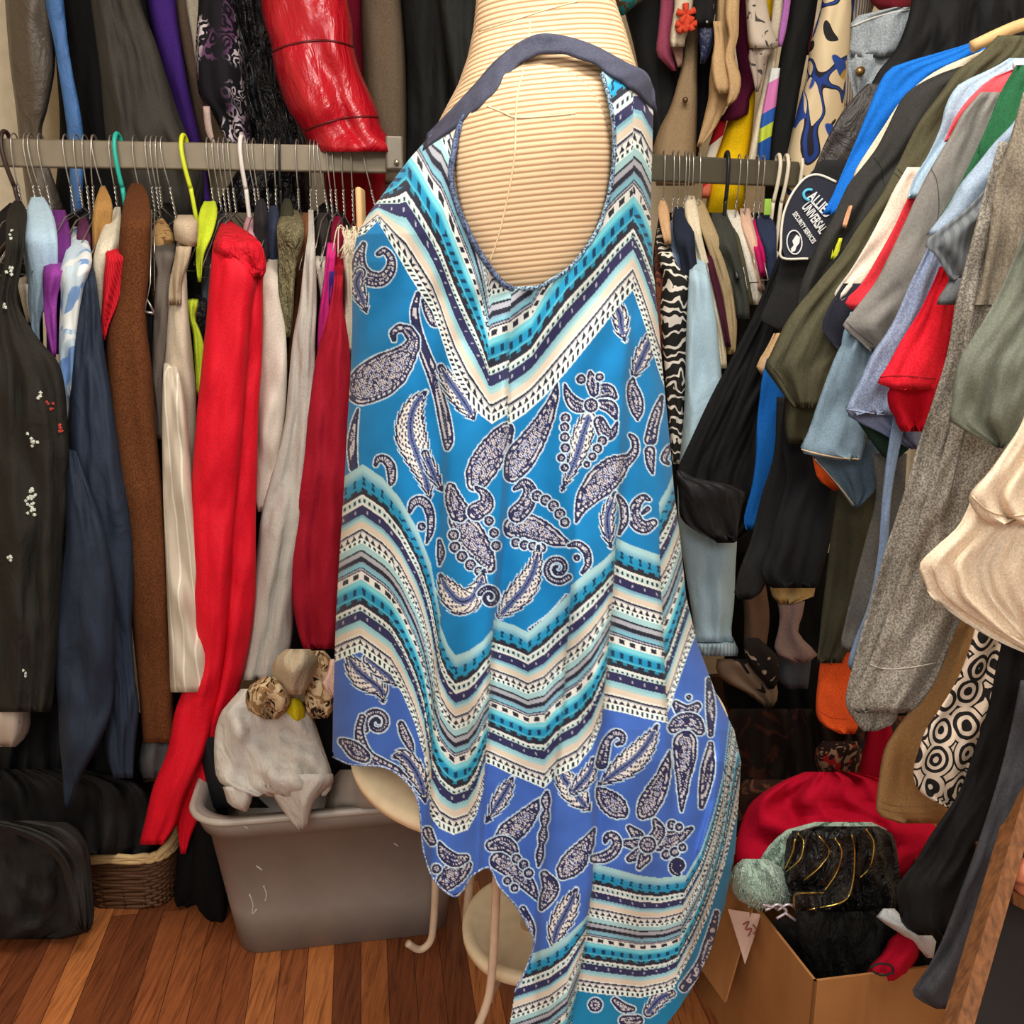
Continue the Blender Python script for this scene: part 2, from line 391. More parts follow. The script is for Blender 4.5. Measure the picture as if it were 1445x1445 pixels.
# ------------------------------------------------------------------ mannequin
YM = 1.20                                    # depth of the mannequin's middle
def pw(x, pts):
    p = np.array(pts, float); return np.interp(x, p[:, 0], p[:, 1])
MD = [(-60, .050), (0, .054), (40, .066), (75, .092), (105, .122), (135, .142), (165, .152), (220, .156), (420, .150), (700, .165), (1060, .17)]
ML = [(-60, 674), (0, 672), (40, 668), (80, 660), (120, 646), (165, 622), (205, 603), (260, 576), (320, 548), (400, 536), (520, 540), (640, 560), (800, 545), (1060, 530)]
MR = [(-60, 862), (0, 868), (40, 882), (90, 897), (120, 906), (165, 912), (240, 910), (400, 905), (520, 900), (640, 905), (800, 930), (1060, 980)]
PW = 2.5
def prof_m(s): return np.clip(1 - np.abs(2 * s - 1) ** PW, 0, 1) ** (1 / PW)
def dress_form():
    root = thing('dress_form', 'cream ribbed dress form wearing the blue patterned dress', 'mannequin', P(765, 1200, YM))
    nr, nc = 120, 64
    v = np.linspace(-60, 1060, nr)[:, None]; s = np.linspace(0, 1, nc)[None, :]
    # a constant row of the photo is not level in the room: fine for the form, its ribs follow world height
    uL, uR, D = pw(v, ML), pw(v, MR), pw(v, MD)
    u = uL * (1 - s) + uR * s
    y = YM - D * prof_m(s)
    # the flat arm plate, sunk a little into the side, under the shoulder cap
    f = P(u, v + 0 * u, y)
    sb = np.linspace(1, 0, 26)[None, 1:-1]; ub = uL * (1 - sb) + uR * sb
    ub = (ub - (uL + uR) / 2) * .93 + (uL + uR) / 2
    b = P(ub, v + 0 * ub, YM + .85 * D * prof_m(sb))
    ring = np.concatenate([f, b], 1); m = ring.shape[1]
    V = ring.reshape(-1, 3).tolist(); Fc = []
    for i in range(nr - 1):
        for j in range(m): Fc.append((i * m + j, i * m + (j + 1) % m, (i + 1) * m + (j + 1) % m, (i + 1) * m + j))
    Fc.append(tuple(range(m))); Fc.append(tuple((nr - 1) * m + k for k in range(m)))
    sm = N('ribbed_jersey')
    wv = sm.n('ShaderNodeTexWave'); wv.wave_type = 'BANDS'; wv.bands_direction = 'Z'; wv.inputs['Scale'].default_value = 52.0
    wv.inputs['Distortion'].default_value = .35; wv.inputs['Detail'].default_value = 1; wv.inputs['Detail Scale'].default_value = .12
    sm.l(sm.map((1, 1, 1), (0.03, .10, 0)), wv.inputs['Vector'])
    col = sm.ramp(wv.outputs['Fac'], [(.10, lin((160, 125, 92))), (.42, lin((206, 176, 139))), (1, lin((217, 190, 154)))])
    mat = sm.fin(col, .8, sm.bump(wv.outputs['Fac'], .12, .003), .2)
    torso = link('torso', V, Fc, mat, root)
    def my(u, v):
        l, r = pw(v, ML), pw(v, MR); return YM - pw(v, MD) * prof_m(np.clip((u - l) / (r - l), 0, 1))
    # arm plate: a shallow shield with a rounded edge, flat face towards us
    pl = [(722, 92), (770, 90), (815, 108), (846, 145), (862, 200), (860, 262), (842, 325), (808, 378), (762, 412), (715, 412), (680, 372), (654, 312), (643, 250), (646, 195), (664, 145), (690, 110)]
    pl = np.array(spline(pl + [pl[0]], 6))[:-1]; cen = np.array([752, 255.])
    V, Fc = [], []; k = len(pl)
    for q, (sc, up) in enumerate(((1.0, .001), (.985, .0045), (.95, .0065), (.7, .0075), (.35, .008))):
        for p in pl:
            a = cen + (p - cen) * sc; V.append(P(a[0], a[1], my(a[0], a[1]) - up))
        if q:
            for j in range(k): Fc.append(((q - 1) * k + j, (q - 1) * k + (j + 1) % k, q * k + (j + 1) % k, q * k + j))
    V.append(P(cen[0], cen[1], my(*cen) - .008)); a0 = len(V) - 1
    for j in range(k): Fc.append((4 * k + j, 4 * k + (j + 1) % k, a0))
    plate = link('arm_plate', V, Fc, mat, root)
    seam = plain((222, 198, 160), .8)
    for o_, px in ((torso, [(748, 30), (745, 70), (738, 92)]), (plate, [(738, 100), (731, 130), (728, 162), (726, 220), (716, 280), (703, 335), (690, 372)]), (plate, [(688, 150), (708, 158), (729, 166), (770, 164), (812, 160)]), (torso, [(676, 44), (720, 30), (770, 14), (815, 2)])):
        stroke(px, o_, .0009, seam, 'seam')
    # neck block cap and centre pole
    V, Fc = tube([P(765, 1040, YM), P(765, 1190, YM)], .016, 14); link('pole', V, Fc, plain((225, 205, 170), .5), root)
    return my
my = dress_form()

# ------------------------------------------------------------------ dress
DL = [(60, 700), (120, 668), (165, 628), (200, 599), (225, 577), (265, 547), (300, 521), (330, 504), (370, 497), (450, 497), (520, 495), (600, 490), (660, 487), (740, 482), (800, 478), (870, 474), (930, 472), (1000, 470), (1060, 469), (1500, 500)]
DR = [(60, 905), (110, 918), (160, 922), (230, 920), (300, 918), (380, 922), (440, 928), (520, 935), (620, 945), (700, 952), (760, 960), (840, 968), (910, 985), (980, 1011), (1030, 1036), (1075, 1046), (1150, 1041), (1220, 1036), (1280, 1023), (1330, 1008), (1500, 1000)]
DD = [(60, .100), (105, .132), (135, .153), (165, .163), (220, .168), (420, .165), (600, .178), (800, .195), (1100, .215), (1500, .235)]
HEM = [(466, 1040), (470, 1068), (497, 1079), (540, 1082), (566, 1096), (588, 1124), (594, 1160), (598, 1200), (612, 1240), (638, 1264), (652, 1258), (666, 1236), (690, 1224), (704, 1250), (728, 1278), (742, 1302), (754, 1330), (742, 1368), (726, 1400), (719, 1445), (715, 1500), (945, 1500), (930, 1460), (958, 1424), (985, 1382), (1006, 1336), (1024, 1276), (1042, 1180), (1060, 1075)]
ARM = [(735, 60), (668, 142), (650, 172), (640, 215), (636, 250), (645, 290), (662, 330), (685, 370), (708, 399), (724, 407), (760, 404), (785, 390), (805, 376), (830, 345), (848, 312), (862, 262), (867, 200), (862, 150), (848, 98), (800, 60)]
FOLDS = [  # crease polylines (v, u), amplitude, width px
    ([(430, 716), (540, 717), (650, 715), (760, 708), (850, 699), (920, 693), (1000, 690), (1100, 683), (1225, 678)], .013, 44),
    ([(480, 628), (560, 628), (720, 627), (800, 623), (880, 619), (960, 614), (1080, 607), (1200, 605)], -.012, 40),
    ([(420, 893), (560, 884), (650, 878), (720, 873), (780, 868), (850, 864), (920, 858), (1000, 851), (1100, 841), (1250, 836), (1350, 822), (1445, 800)], .012, 40),
    ([(720, 811), (800, 807), (880, 803), (940, 798), (1000, 795), (1085, 785), (1150, 776), (1300, 758)], -.010, 34),
    ([(700, 929), (780, 931), (850, 934), (920, 937), (1000, 940), (1080, 948)], .009, 26),
    ([(980, 1008), (1060, 1012), (1130, 1004), (1200, 985)], -.010, 22),
    ([(1040, 1040), (1150, 1020), (1260, 1000), (1380, 965)], .010, 18)]
def dfold(u, v, s):
    o = np.zeros_like(u)
    for pts, A, W in FOLDS:
        p = np.array(pts, float); d = u - np.interp(v, p[:, 0], p[:, 1])
        g = np.clip((v - p[0, 0]) / 110, 0, 1) * np.clip((p[-1, 0] + 130 - v) / 130, 0, 1)
        o += A * g * np.tanh(d / 5.0) * np.exp(-np.abs(d) / W)
    gr = np.clip((v - 330) / 500, 0, 1)
    o += gr * .007 * np.sin(s * 21 + v * .0021 + .6) * prof_m(s) + gr * .005 * np.sin(s * 37 - v * .003) * prof_m(s)
    o += .0016 * np.sin(u * .052 + v * .031) * np.sin(v * .021 - u * .017 + 1) * prof_m(s)
    # gathers below the armhole
    o += .004 * np.exp(-((v - 440) / 90) ** 2) * np.sin(u * .09 + v * .05) * prof_m(s)
    return o
def inpoly(u, v, poly):
    r = np.zeros(u.shape, bool); n = len(poly)
    for i in range(n):
        x0, y0 = poly[i]; x1, y1 = poly[(i + 1) % n]
        if y0 == y1: continue
        c = ((y0 > v) != (y1 > v)) & (u < (x1 - x0) * (v - y0) / (y1 - y0) + x0); r ^= c
    return r

# --- printed pattern: a border of stripes (0..270 units across) and paisleys on blue
def c3(*c): return np.array(lin(c)[:3])
CY_, TEAL, PALE, BEI, NAV, BLK, WHT, GRY = c3(28, 138, 180), c3(38, 128, 156), c3(160, 200, 204), c3(212, 198, 178), c3(44, 44, 84), c3(36, 38, 52), c3(222, 222, 216), c3(166, 168, 178)
BAND = [(0, 8, PALE, ''), (8, 33, CY_, 'cyan'), (33, 37, TEAL, 'dash'), (37, 43, BLK, ''), (43, 46, WHT, ''), (46, 55, c3(190, 214, 210), 'dots'), (55, 58, WHT, ''), (58, 72, NAV, 'wdots'), (72, 76, c3(120, 170, 190), ''), (76, 81, PALE, ''), (81, 90, BEI, ''), (90, 92, WHT, ''), (92, 95, BLK, ''), (95, 97, GRY, ''), (97, 106, WHT, 'tri'), (106, 113, c3(224, 240, 234), 'dots'), (113, 122, PALE, ''), (122, 125, BLK, ''), (125, 132, GRY, ''), (132, 139, BLK, ''), (139, 142, c3(130, 160, 180), ''), (142, 147, c3(120, 180, 195), ''), (147, 149, NAV, ''), (149, 151, GRY, ''), (151, 153, BLK, ''), (153, 165, WHT, 'sq'), (165, 172, c3(120, 200, 212), ''), (172, 190, CY_, 'cyan2'), (190, 195, TEAL, 'dash'), (195, 201, BLK, ''), (201, 204, WHT, ''), (204, 210, c3(190, 214, 210), 'dots'), (210, 224, NAV, 'wdots'), (224, 229, c3(140, 190, 200), ''), (229, 234, PALE, ''), (234, 243, BEI, ''), (243, 246, WHT, ''), (246, 249, BLK, ''), (249, 251, GRY, ''), (251, 259, WHT, 'tri'), (259, 270, c3(226, 242, 236), 'dots')]
def band_colour(t, x):
    """t 0..270 across the border, x px along it"""
    out = np.zeros(t.shape + (3,))
    for a, b, c, k in BAND:
        m = (t >= a) & (t < b)
        if not m.any(): continue
        tt = t[m]; xx = x[m]; f = (tt - a) / (b - a); col = np.repeat(c[None], len(tt), 0)
        dark = np.zeros(len(tt), bool); dc = BLK
        if k == 'cyan':
            g = np.clip(f * 1.8, 0, 1)[:, None]; col = PALE * (1 - g) + CY_ * g
            dark = (np.abs((xx % 13) - 6.5) < 2.4 - 1.2 * (np.abs(f - .62) < .1)) & (np.abs(f - .62) < .22); dc = c3(12, 52, 82)
        elif k == 'cyan2':
            g = np.clip(np.minimum(f * 3, (1 - f) * 5), 0, 1)[:, None]; col = c3(90, 190, 208) * (1 - g) + CY_ * g
            dark = (np.abs((xx % 13) - 6.5) < 2.4) & (np.abs(f - .5) < .26); dc = c3(12, 52, 82)
        elif k == 'dash': dark = (xx % 15) < 9
        elif k == 'dots': dark = (np.abs((xx % 7) - 3.5) < 1.6) & (np.abs(f - .5) < .3)
        elif k == 'tri': dark = np.abs((xx % 9) - 4.5) < 4.2 * np.clip(f, .1, .85) * (f < .9)
        elif k == 'sq': dark = (np.abs((xx % 15) - 7.5) < 3.9) & (np.abs(f - .5) < .30)
        elif k == 'wdots': dark = (np.abs((xx % 17) - 8.5) < 1.1) & (np.abs(f - .5) < .16); dc = GRY
        col = np.where(dark[:, None], dc[None], col); out[m] = col
    return out
# per panel: u range (polylines in v), top edge c0 and foot edge c1 as (u, v) polylines
BP = [
    # middle border
    ((466, 466), ([(480, 627), (720, 627), (880, 621), (960, 614), (1200, 604)]), [(468, 685), (486, 672), (512, 655), (540, 674), (565, 704), (590, 748), (608, 795), (620, 860), (640, 960)], [(464, 938), (486, 928), (508, 920), (530, 936), (552, 952), (568, 980), (585, 1020), (598, 1065), (605, 1115), (612, 1165), (640, 1260)]),
    (None, ([(480, 716), (650, 715), (760, 708), (850, 699), (920, 693), (1000, 690), (1100, 683), (1225, 678)]), [(604, 800), (616, 852), (622, 884), (632, 910), (643, 925), (662, 918), (682, 904), (700, 882), (716, 860)], [(600, 1130), (610, 1156), (620, 1169), (640, 1178), (660, 1171), (672, 1150), (683, 1112), (700, 1090)]),
    (None, ([(720, 811), (800, 807), (880, 803), (940, 798), (1000, 795), (1085, 785), (1150, 776)]), [(685, 870), (705, 876), (725, 882), (745, 892), (770, 870), (803, 838), (820, 822)], [(675, 1072), (695, 1080), (720, 1092), (748, 1104), (768, 1113), (785, 1094), (800, 1085)]),
    (None, ([(720, 873), (780, 868), (850, 864), (920, 858), (1000, 851), (1100, 841)]), [(790, 838), (807, 825), (830, 806), (850, 792), (868, 774), (880, 760)], [(776, 1098), (790, 1093), (815, 1081), (835, 1056), (848, 1022), (860, 990)]),
    (None, ([(600, 929), (780, 931), (850, 934), (920, 937), (1000, 941), (1080, 948)]), [(850, 750), (868, 758), (890, 769), (930, 783), (950, 790)], [(840, 996), (855, 1001), (880, 1006), (910, 1014), (940, 1020), (960, 1025)]),
    (None, ([(600, 1060), (1200, 1060)]), [(915, 735), (928, 712), (942, 688), (955, 655), (975, 590), (1000, 520)], [(930, 1030), (945, 1000), (958, 960), (972, 920), (988, 880), (1005, 830)])]
CP = [
    ((700, 700), ([(1150, 840), (1250, 836), (1350, 822), (1445, 806), (1500, 798)]), [(715, 1356), (752, 1345), (775, 1337), (800, 1321), (822, 1300), (838, 1280)], [(715, 1560), (752, 1545), (775, 1535), (800, 1510), (815, 1450), (828, 1400)]),
    (None, ([(1150, 985), (1235, 968), (1300, 962), (1400, 952), (1500, 940)]), [(815, 1214), (835, 1218), (860, 1224), (900, 1235), (930, 1239), (968, 1235), (990, 1230)], [(815, 1398), (840, 1402), (870, 1405), (905, 1408), (940, 1400), (960, 1388)]),
    (None, ([(900, 1080), (1500, 1080)]), [(955, 1258), (968, 1235), (990, 1198), (1006, 1150), (1020, 1095), (1030, 1010), (1040, 930)], [(935, 1428), (952, 1392), (978, 1342), (1000, 1290), (1020, 1230), (1042, 1140), (1060, 1040)])]
TOP_L = ([(497, 338), (515, 330), (533, 312), (555, 350), (575, 385), (592, 412), (610, 440), (620, 468), (630, 500), (642, 532), (660, 566), (678, 586), (694, 598), (716, 585), (740, 570)],
         [(497, 300), (530, 281), (560, 268), (573, 257), (590, 282), (604, 306), (622, 338), (640, 385), (655, 420), (668, 448), (680, 478), (690, 511), (716, 500), (740, 490)])
TOP_R = ([(700, 612), (716, 600), (740, 585), (770, 558), (800, 524), (830, 487), (850, 462), (870, 436), (893, 410), (903, 438), (916, 478), (928, 520), (950, 580)],
         [(700, 516), (716, 506), (750, 482), (770, 452), (800, 412), (840, 371), (870, 336), (894, 312), (905, 332), (915, 358), (926, 388), (950, 440)])
MOTIFS = """T513,345,3 507,362,7 508,380,10 520,392,10 538,394,9 550,382,7 552,366,5 543,354,4 534,358,3|L508,385,7 503,400,9 510,420,8 517,440,1|T590,415,3 585,440,5 590,470,6 600,500,7 612,530,8 620,560,7 627,590,8 632,620,7 631,632,3
T598,425,3 604,440,5 612,455,5 622,455,3 618,440,2|T510,548,22 525,538,28 545,526,27 562,512,20 575,498,13 583,482,9 577,468,7 565,463,5 555,469,4 556,480,2|L601,553,1 588,568,10 580,590,17 580,615,21 588,640,18 598,665,13 604,690,6 605,706,1
L600,640,4 608,660,8 618,682,5 624,692,1|L622,518,3 632,535,10 645,553,14 658,572,12 668,590,2|T505,578,1 500,600,4 497,630,6 499,660,5|T530,656,2 534,648,4 543,648,5 551,658,6 553,675,5 550,686,1|T578,722,2 583,710,5 593,706,6 603,714,6 608,732,5 607,750,4 602,766,1|T595,743,5
T714,608,11 703,625,17 690,645,20 678,665,19 672,680,13|T786,541,1 781,562,6 772,585,10 760,608,14 746,630,18 732,650,19 724,668,12|T648,735,14 660,752,20 672,768,18 684,785,13 692,802,6|T636,688,6 640,705,11 648,722,14|T672,688,2 684,698,6 686,712,10 672,722,12
T690,735,6|T697,752,6|T700,770,6|T640,755,7|T642,772,7|T652,785,7|T664,797,7|T676,806,6|T725,745,14 742,742,16 760,748,15 780,758,11 802,768,3|T726,690,2 740,682,6 748,694,9 742,712,11 730,725,12|T758,700,7|T770,706,7|T781,714,7|T790,725,7|T797,737,6|T728,766,6|T740,769,6|T752,771,6|T764,773,6
L830,590,9 822,615,14 815,640,12 805,665,7 793,692,1|T797,543,1 803,560,6 814,572,9 828,574,6|T846,596,8 855,612,9 865,610,5 871,596,1|T843,553,9 858,551,8 868,560,3|T848,570,6 862,575,8 869,590,2|T833,526,2 836,540,8 838,553,6|T820,535,6|T846,532,5|T834,572,9|T798,590,6|T797,603,6|T797,617,6|T798,632,6|T792,646,5|T797,660,5|T850,622,6|T843,633,6|T836,644,5|T828,655,4
L868,430,8 875,445,10 877,462,9 882,480,1|L918,478,8 908,500,11 900,518,8 893,532,1|T893,535,2 892,545,6 896,562,10 899,578,8 900,592,1|T934,560,2 928,580,6 922,600,7 918,620,8|T945,630,2 941,637,4 937,648,4 943,654,2|T917,637,7 918,655,5 921,668,1
T813,736,1 820,715,8 832,697,15 848,680,20 864,664,18 876,654,11 887,648,7 896,635,5 896,622,4 889,614,2|T916,705,2 908,702,4 899,710,6 895,724,8 899,738,9 910,744,8 922,738,5|T907,724,2 914,718,3|L868,695,1 862,712,7 857,730,9 858,750,8 862,772,1|T872,700,2 880,715,5 881,735,5 874,753,2
L760,770,1 757,790,7 750,812,13 738,832,17 722,850,14 706,868,4|L622,813,2 632,832,13 648,848,18 664,845,15 676,828,9 684,804,1|S787,802,20,4,40|T803,770,2 815,768,4 827,778,5 830,795,4 822,808,2|T814,787,4|S691,843,15,3,200|T620,763,2 622,780,5 620,797,1|T748,888,1 775,868,1 800,842,2
L493,930,4 502,943,13 515,955,18 528,965,14 538,975,8 541,990,1|L520,930,7 538,945,11 553,958,7 566,968,1|S532,1020,19,4,150|T511,1012,4 507,1030,5 510,1050,7 520,1068,8 538,1080,9 558,1090,8 578,1105,4|T482,1046,4 492,1052,8 502,1060,11 514,1068,8|T566,1022,4 571,1036,6 578,1050,5 583,1064,1
L556,1068,1 568,1066,8 580,1078,11 590,1095,11 597,1115,7 600,1132,1|L790,1085,4 797,1100,12 808,1115,16 820,1130,11 832,1143,1|L838,1073,3 832,1090,9 820,1105,10 810,1115,6|L927,1024,1 918,1042,9 905,1060,15 890,1075,17 872,1088,13 856,1100,6 844,1109,1|T849,1077,8 853,1058,7 858,1044,5 868,1035,5 878,1038,4 878,1047,3 871,1050,2
T846,1116,5 856,1128,13 868,1138,15 878,1146,8|T945,1060,1 940,1080,6 934,1100,10 924,1120,14 914,1138,14 908,1148,8|T972,984,3|T954,994,5 963,1003,9 972,1005,9 984,996,5|T950,1027,7 962,1020,12 978,1020,12 987,1030,7|T967,1048,16 966,1075,14 964,1098,9 963,1120,6 962,1144,1|T1000,960,3 1003,1000,6 1003,1036,3|T1003,1050,3 999,1085,9 994,1115,7 990,1138,3
T932,1188,13 948,1184,11 962,1178,7 976,1169,2|T888,1168,3 900,1180,8|T883,1190,4 900,1192,8|T888,1212,4 902,1205,8|T902,1224,3 910,1210,8|T924,1158,3 930,1172,8 924,1184,9|T914,1192,11|T948,1164,6|T958,1167,5|T940,1206,6|T952,1202,6|T963,1196,5|T839,1170,1 830,1188,8 820,1203,13 810,1216,16 800,1226,13 793,1234,6|T838,1212,5 852,1210,7 865,1202,7 871,1190,6 866,1180,5 857,1180,4 854,1188,2
T762,1128,1 750,1145,9 735,1162,14 718,1176,15 706,1186,8|L723,1098,1 714,1115,9 704,1132,10 694,1148,5 686,1160,1|T772,1118,2 770,1130,6 771,1142,3 769,1154,6 768,1166,3 766,1180,6 764,1192,3 762,1206,5 760,1222,1|T628,1245,12 642,1232,15 656,1222,9|T620,1190,2 628,1205,8 642,1214,9 657,1211,5|T616,1226,6|T603,1174,7 610,1188,5
T704,1215,12 720,1224,13 734,1236,12 748,1252,8 759,1270,1|T694,1193,8 710,1190,10 722,1198,8 727,1211,2|T729,1212,6|T739,1220,6|T746,1232,6|T716,1243,5|T726,1253,5|T768,1234,5 777,1252,11 771,1268,9 764,1282,3|L813,1255,1 806,1272,10 796,1292,15 786,1312,12 780,1334,3|T738,1283,4 748,1308,6 750,1328,3|S957,1222,11,3,90
T868,1412,4 880,1422,6 893,1424,3|L948,1402,4 930,1410,9 915,1428,7|T840,1418,9|T1011,1288,3 1001,1330,7 990,1360,7 965,1393,6|T880,1440,6 900,1440,7"""
def _motif(m):
    m = m.strip(); q = [tuple(float(x) for x in p.split(',')) for p in m[1:].split()]
    if m[0] == 'S':                                       # a spiral: centre, radius, thickness, start angle
        cx, cy, R, th, a0 = q[0]; n = 16
        q = [(cx + R * (1 - .86 * k / n) * math.cos(math.radians(a0 + 560.0 * k / n)), cy + R * (1 - .86 * k / n) * math.sin(math.radians(a0 + 560.0 * k / n)), max(1.6, th * (1 - .55 * k / n))) for k in range(n + 1)]
    return (m[0] == 'L', q)
MOTIFS = [_motif(m) for m in MOTIFS.replace('\n', '|').split('|') if m.strip()]
def dress_colour(u, v):
    rg = np.random.RandomState(5)
    below = np.zeros(u.shape)           # 0 above the middle border, 1 below, 2 below the foot border
    base_hi, base_lo, base_ft = c3(12, 120, 180), c3(64, 102, 184), c3(20, 122, 166)
    T = np.full(u.shape, -1.0)          # border units, -1 = ground
    zone = np.zeros(u.shape, int)
    for panels, up in ((BP, 1), (CP, 2)):
        prev = np.full(u.shape, -1e9)
        for rng, right, e0, e1 in panels:
            p = np.array(right, float); ur = np.interp(v, p[:, 0], p[:, 1])
            m = (u >= prev) & (u < ur); prev = ur
            a, b = np.array(e0, float), np.array(e1, float)
            v0 = np.interp(u, a[:, 0], a[:, 1]); v1 = np.interp(u, b[:, 0], b[:, 1])
            t = (v - v0) / np.maximum(v1 - v0, 1) * 270
            zone = np.where(m & (t >= 270), np.maximum(zone, up), zone)
            T = np.where(m & (t >= 0) & (t < 270) & (T < 0), t, T)
    left = u < np.interp(v, [380, 560, 700], [722, 717, 715])
    for (la, ka), msk in ((TOP_L, left), (TOP_R, ~left)):
        a, b = np.array(la, float), np.array(ka, float)
        v1 = np.interp(u, a[:, 0], a[:, 1]); vk = np.interp(u, b[:, 0], b[:, 1])
        t = 270 - (v1 - v) / (v1 - vk) * 77.0
        t = np.where(t < 0, (t % 150) + 40, t)
        m = msk & (v <= v1) & (v < 620); T = np.where(m, t, T)
    col = np.where((zone == 0)[..., None], base_hi, np.where((zone == 1)[..., None], base_lo, base_ft))
    # mottled ground
    mot = .5 + .5 * np.sin(u * .071 + 2 * np.sin(v * .043)) * np.sin(v * .083 + 2 * np.sin(u * .037))
    col = col * (.93 + .12 * mot)[..., None]
    # paisleys
    spk = np.sin(u * 1.05 + 1.7 * np.sin(v * .52)) * np.sin(v * .98 + 1.9 * np.sin(u * .47 + 1))
    spk2 = np.sin(u * .31 + 2.3 * np.sin(v * .22)) * np.sin(v * .34 + 1.5 * np.sin(u * .29))
    for leaf, m in MOTIFS:
        p = np.array(m); p = np.array(spline(m, 7)) if len(m) > 2 else (np.array([p[0] * (1 - k) + p[1] * k for k in np.linspace(0, 1, 9)]) if len(m) == 2 else p)
        rmax = p[:, 2].max() + 5
        x0, x1, y0, y1 = p[:, 0].min() - rmax, p[:, 0].max() + rmax, p[:, 1].min() - rmax, p[:, 1].max() + rmax
        r0, r1 = np.searchsorted(v[:, 0], [y0, y1])
        if r1 <= r0: continue
        uu, vv = u[r0:r1], v[r0:r1]; ok = (uu > x0) & (uu < x1) & (T[r0:r1] < 0)
        if not ok.any(): continue
        a, b = uu[ok], vv[ok]; d = np.full(a.shape, 1e9)
        ls = np.concatenate([[0], np.cumsum(np.hypot(np.diff(p[:, 0]), np.diff(p[:, 1])))]); sl = np.zeros(a.shape); perp = np.zeros(a.shape)
        for q, l_ in zip(p, ls):
            h_ = np.hypot(a - q[0], b - q[1]); dn = h_ - q[2]; mm_ = dn < d
            d = np.where(mm_, dn, d); sl = np.where(mm_, l_, sl); perp = np.where(mm_, h_, perp)
        ang = np.arctan2(b - p[:, 1].mean(), a - p[:, 0].mean())
        if leaf: d = d + 3.2 * (((sl + perp * .5) / 13.0) % 1 - .5) * (perp > 3)
        elif rmax > 18: d = d + .5 * np.sin(ang * 14)
        c = col[r0:r1][ok]
        W1, D1, B1 = c3(206, 222, 234), c3(36, 38, 72), c3(36, 64, 136)
        c = np.where(((d < 3.2) & (d > .8))[:, None], c * .5 + c3(140, 198, 224) * .5, c)
        c = np.where(((d < 2.5) & (d > 1.0))[:, None], W1, c)
        c = np.where((d <= 1.0)[:, None], D1, c)
        if leaf:
            vein = ((sl + perp * 1.1) % 9.0) < 2.4
            c = np.where((d <= -1.8)[:, None], np.where((vein & (perp > 3.2))[:, None], D1 * 1.5, c3(226, 222, 214)), c)
            c = np.where(((perp < 4.6) & (d < -3))[:, None], c3(92, 108, 156), c); c = np.where(((perp < 1.5) & (d < -1))[:, None], D1, c)
            c = np.where(((d < -3.5) & (perp > 4.6) & (np.hypot((a % 6) - 3, (b % 6) - 3) < 1.0))[:, None], D1, c)
        else:
            along = sl + ang * np.maximum(rmax, 8) * .55
            ringw = (d < -2.2) & (d > -5.2)
            c = np.where(ringw[:, None], np.where(((along % 4.6) < 2.1)[:, None], D1 * 1.5, c3(206, 204, 208)), c)
            c = np.where(((d <= -5.2) & (d > -7.2))[:, None], D1 * 1.2, c)
            hl = np.sin(a * .46 + 1.9 * np.sin(b * .25)) + np.sin(b * .42 + 2.0 * np.sin(a * .23))
            h2 = np.sin(a * .95 + 1.2 * np.sin(b * .6)) * np.sin(b * .9 + 1.3 * np.sin(a * .55))
            inn = np.where((h2 > .36)[:, None], D1 * 1.4, c3(214, 208, 206)[None])
            inn = np.where((h2 < -.45)[:, None], c3(96, 108, 158), inn)
            inn = np.where((np.abs(hl) < .30)[:, None], D1 * 1.2, inn)
            inn = np.where((hl > 1.25)[:, None], B1, inn); inn = np.where((hl > 1.75)[:, None], c3(200, 206, 220), inn)
            c = np.where((d <= -7.2)[:, None], inn, c)
        tmp = col[r0:r1]; tmp[ok] = c; col[r0:r1] = tmp
    # distance along a stripe: use u with the slope folded in
    m = T >= 0
    gu = np.gradient(T, axis=1); gv = np.gradient(T, axis=0)
    steep = np.abs(gu) > np.abs(gv) * 1.15 * 1.0
    along = np.where(steep, v, u * 1.0)
    bc = band_colour(T[m], along[m]); col[m] = bc
    # shadowed turn-ups along the creases are left to the light
    return col
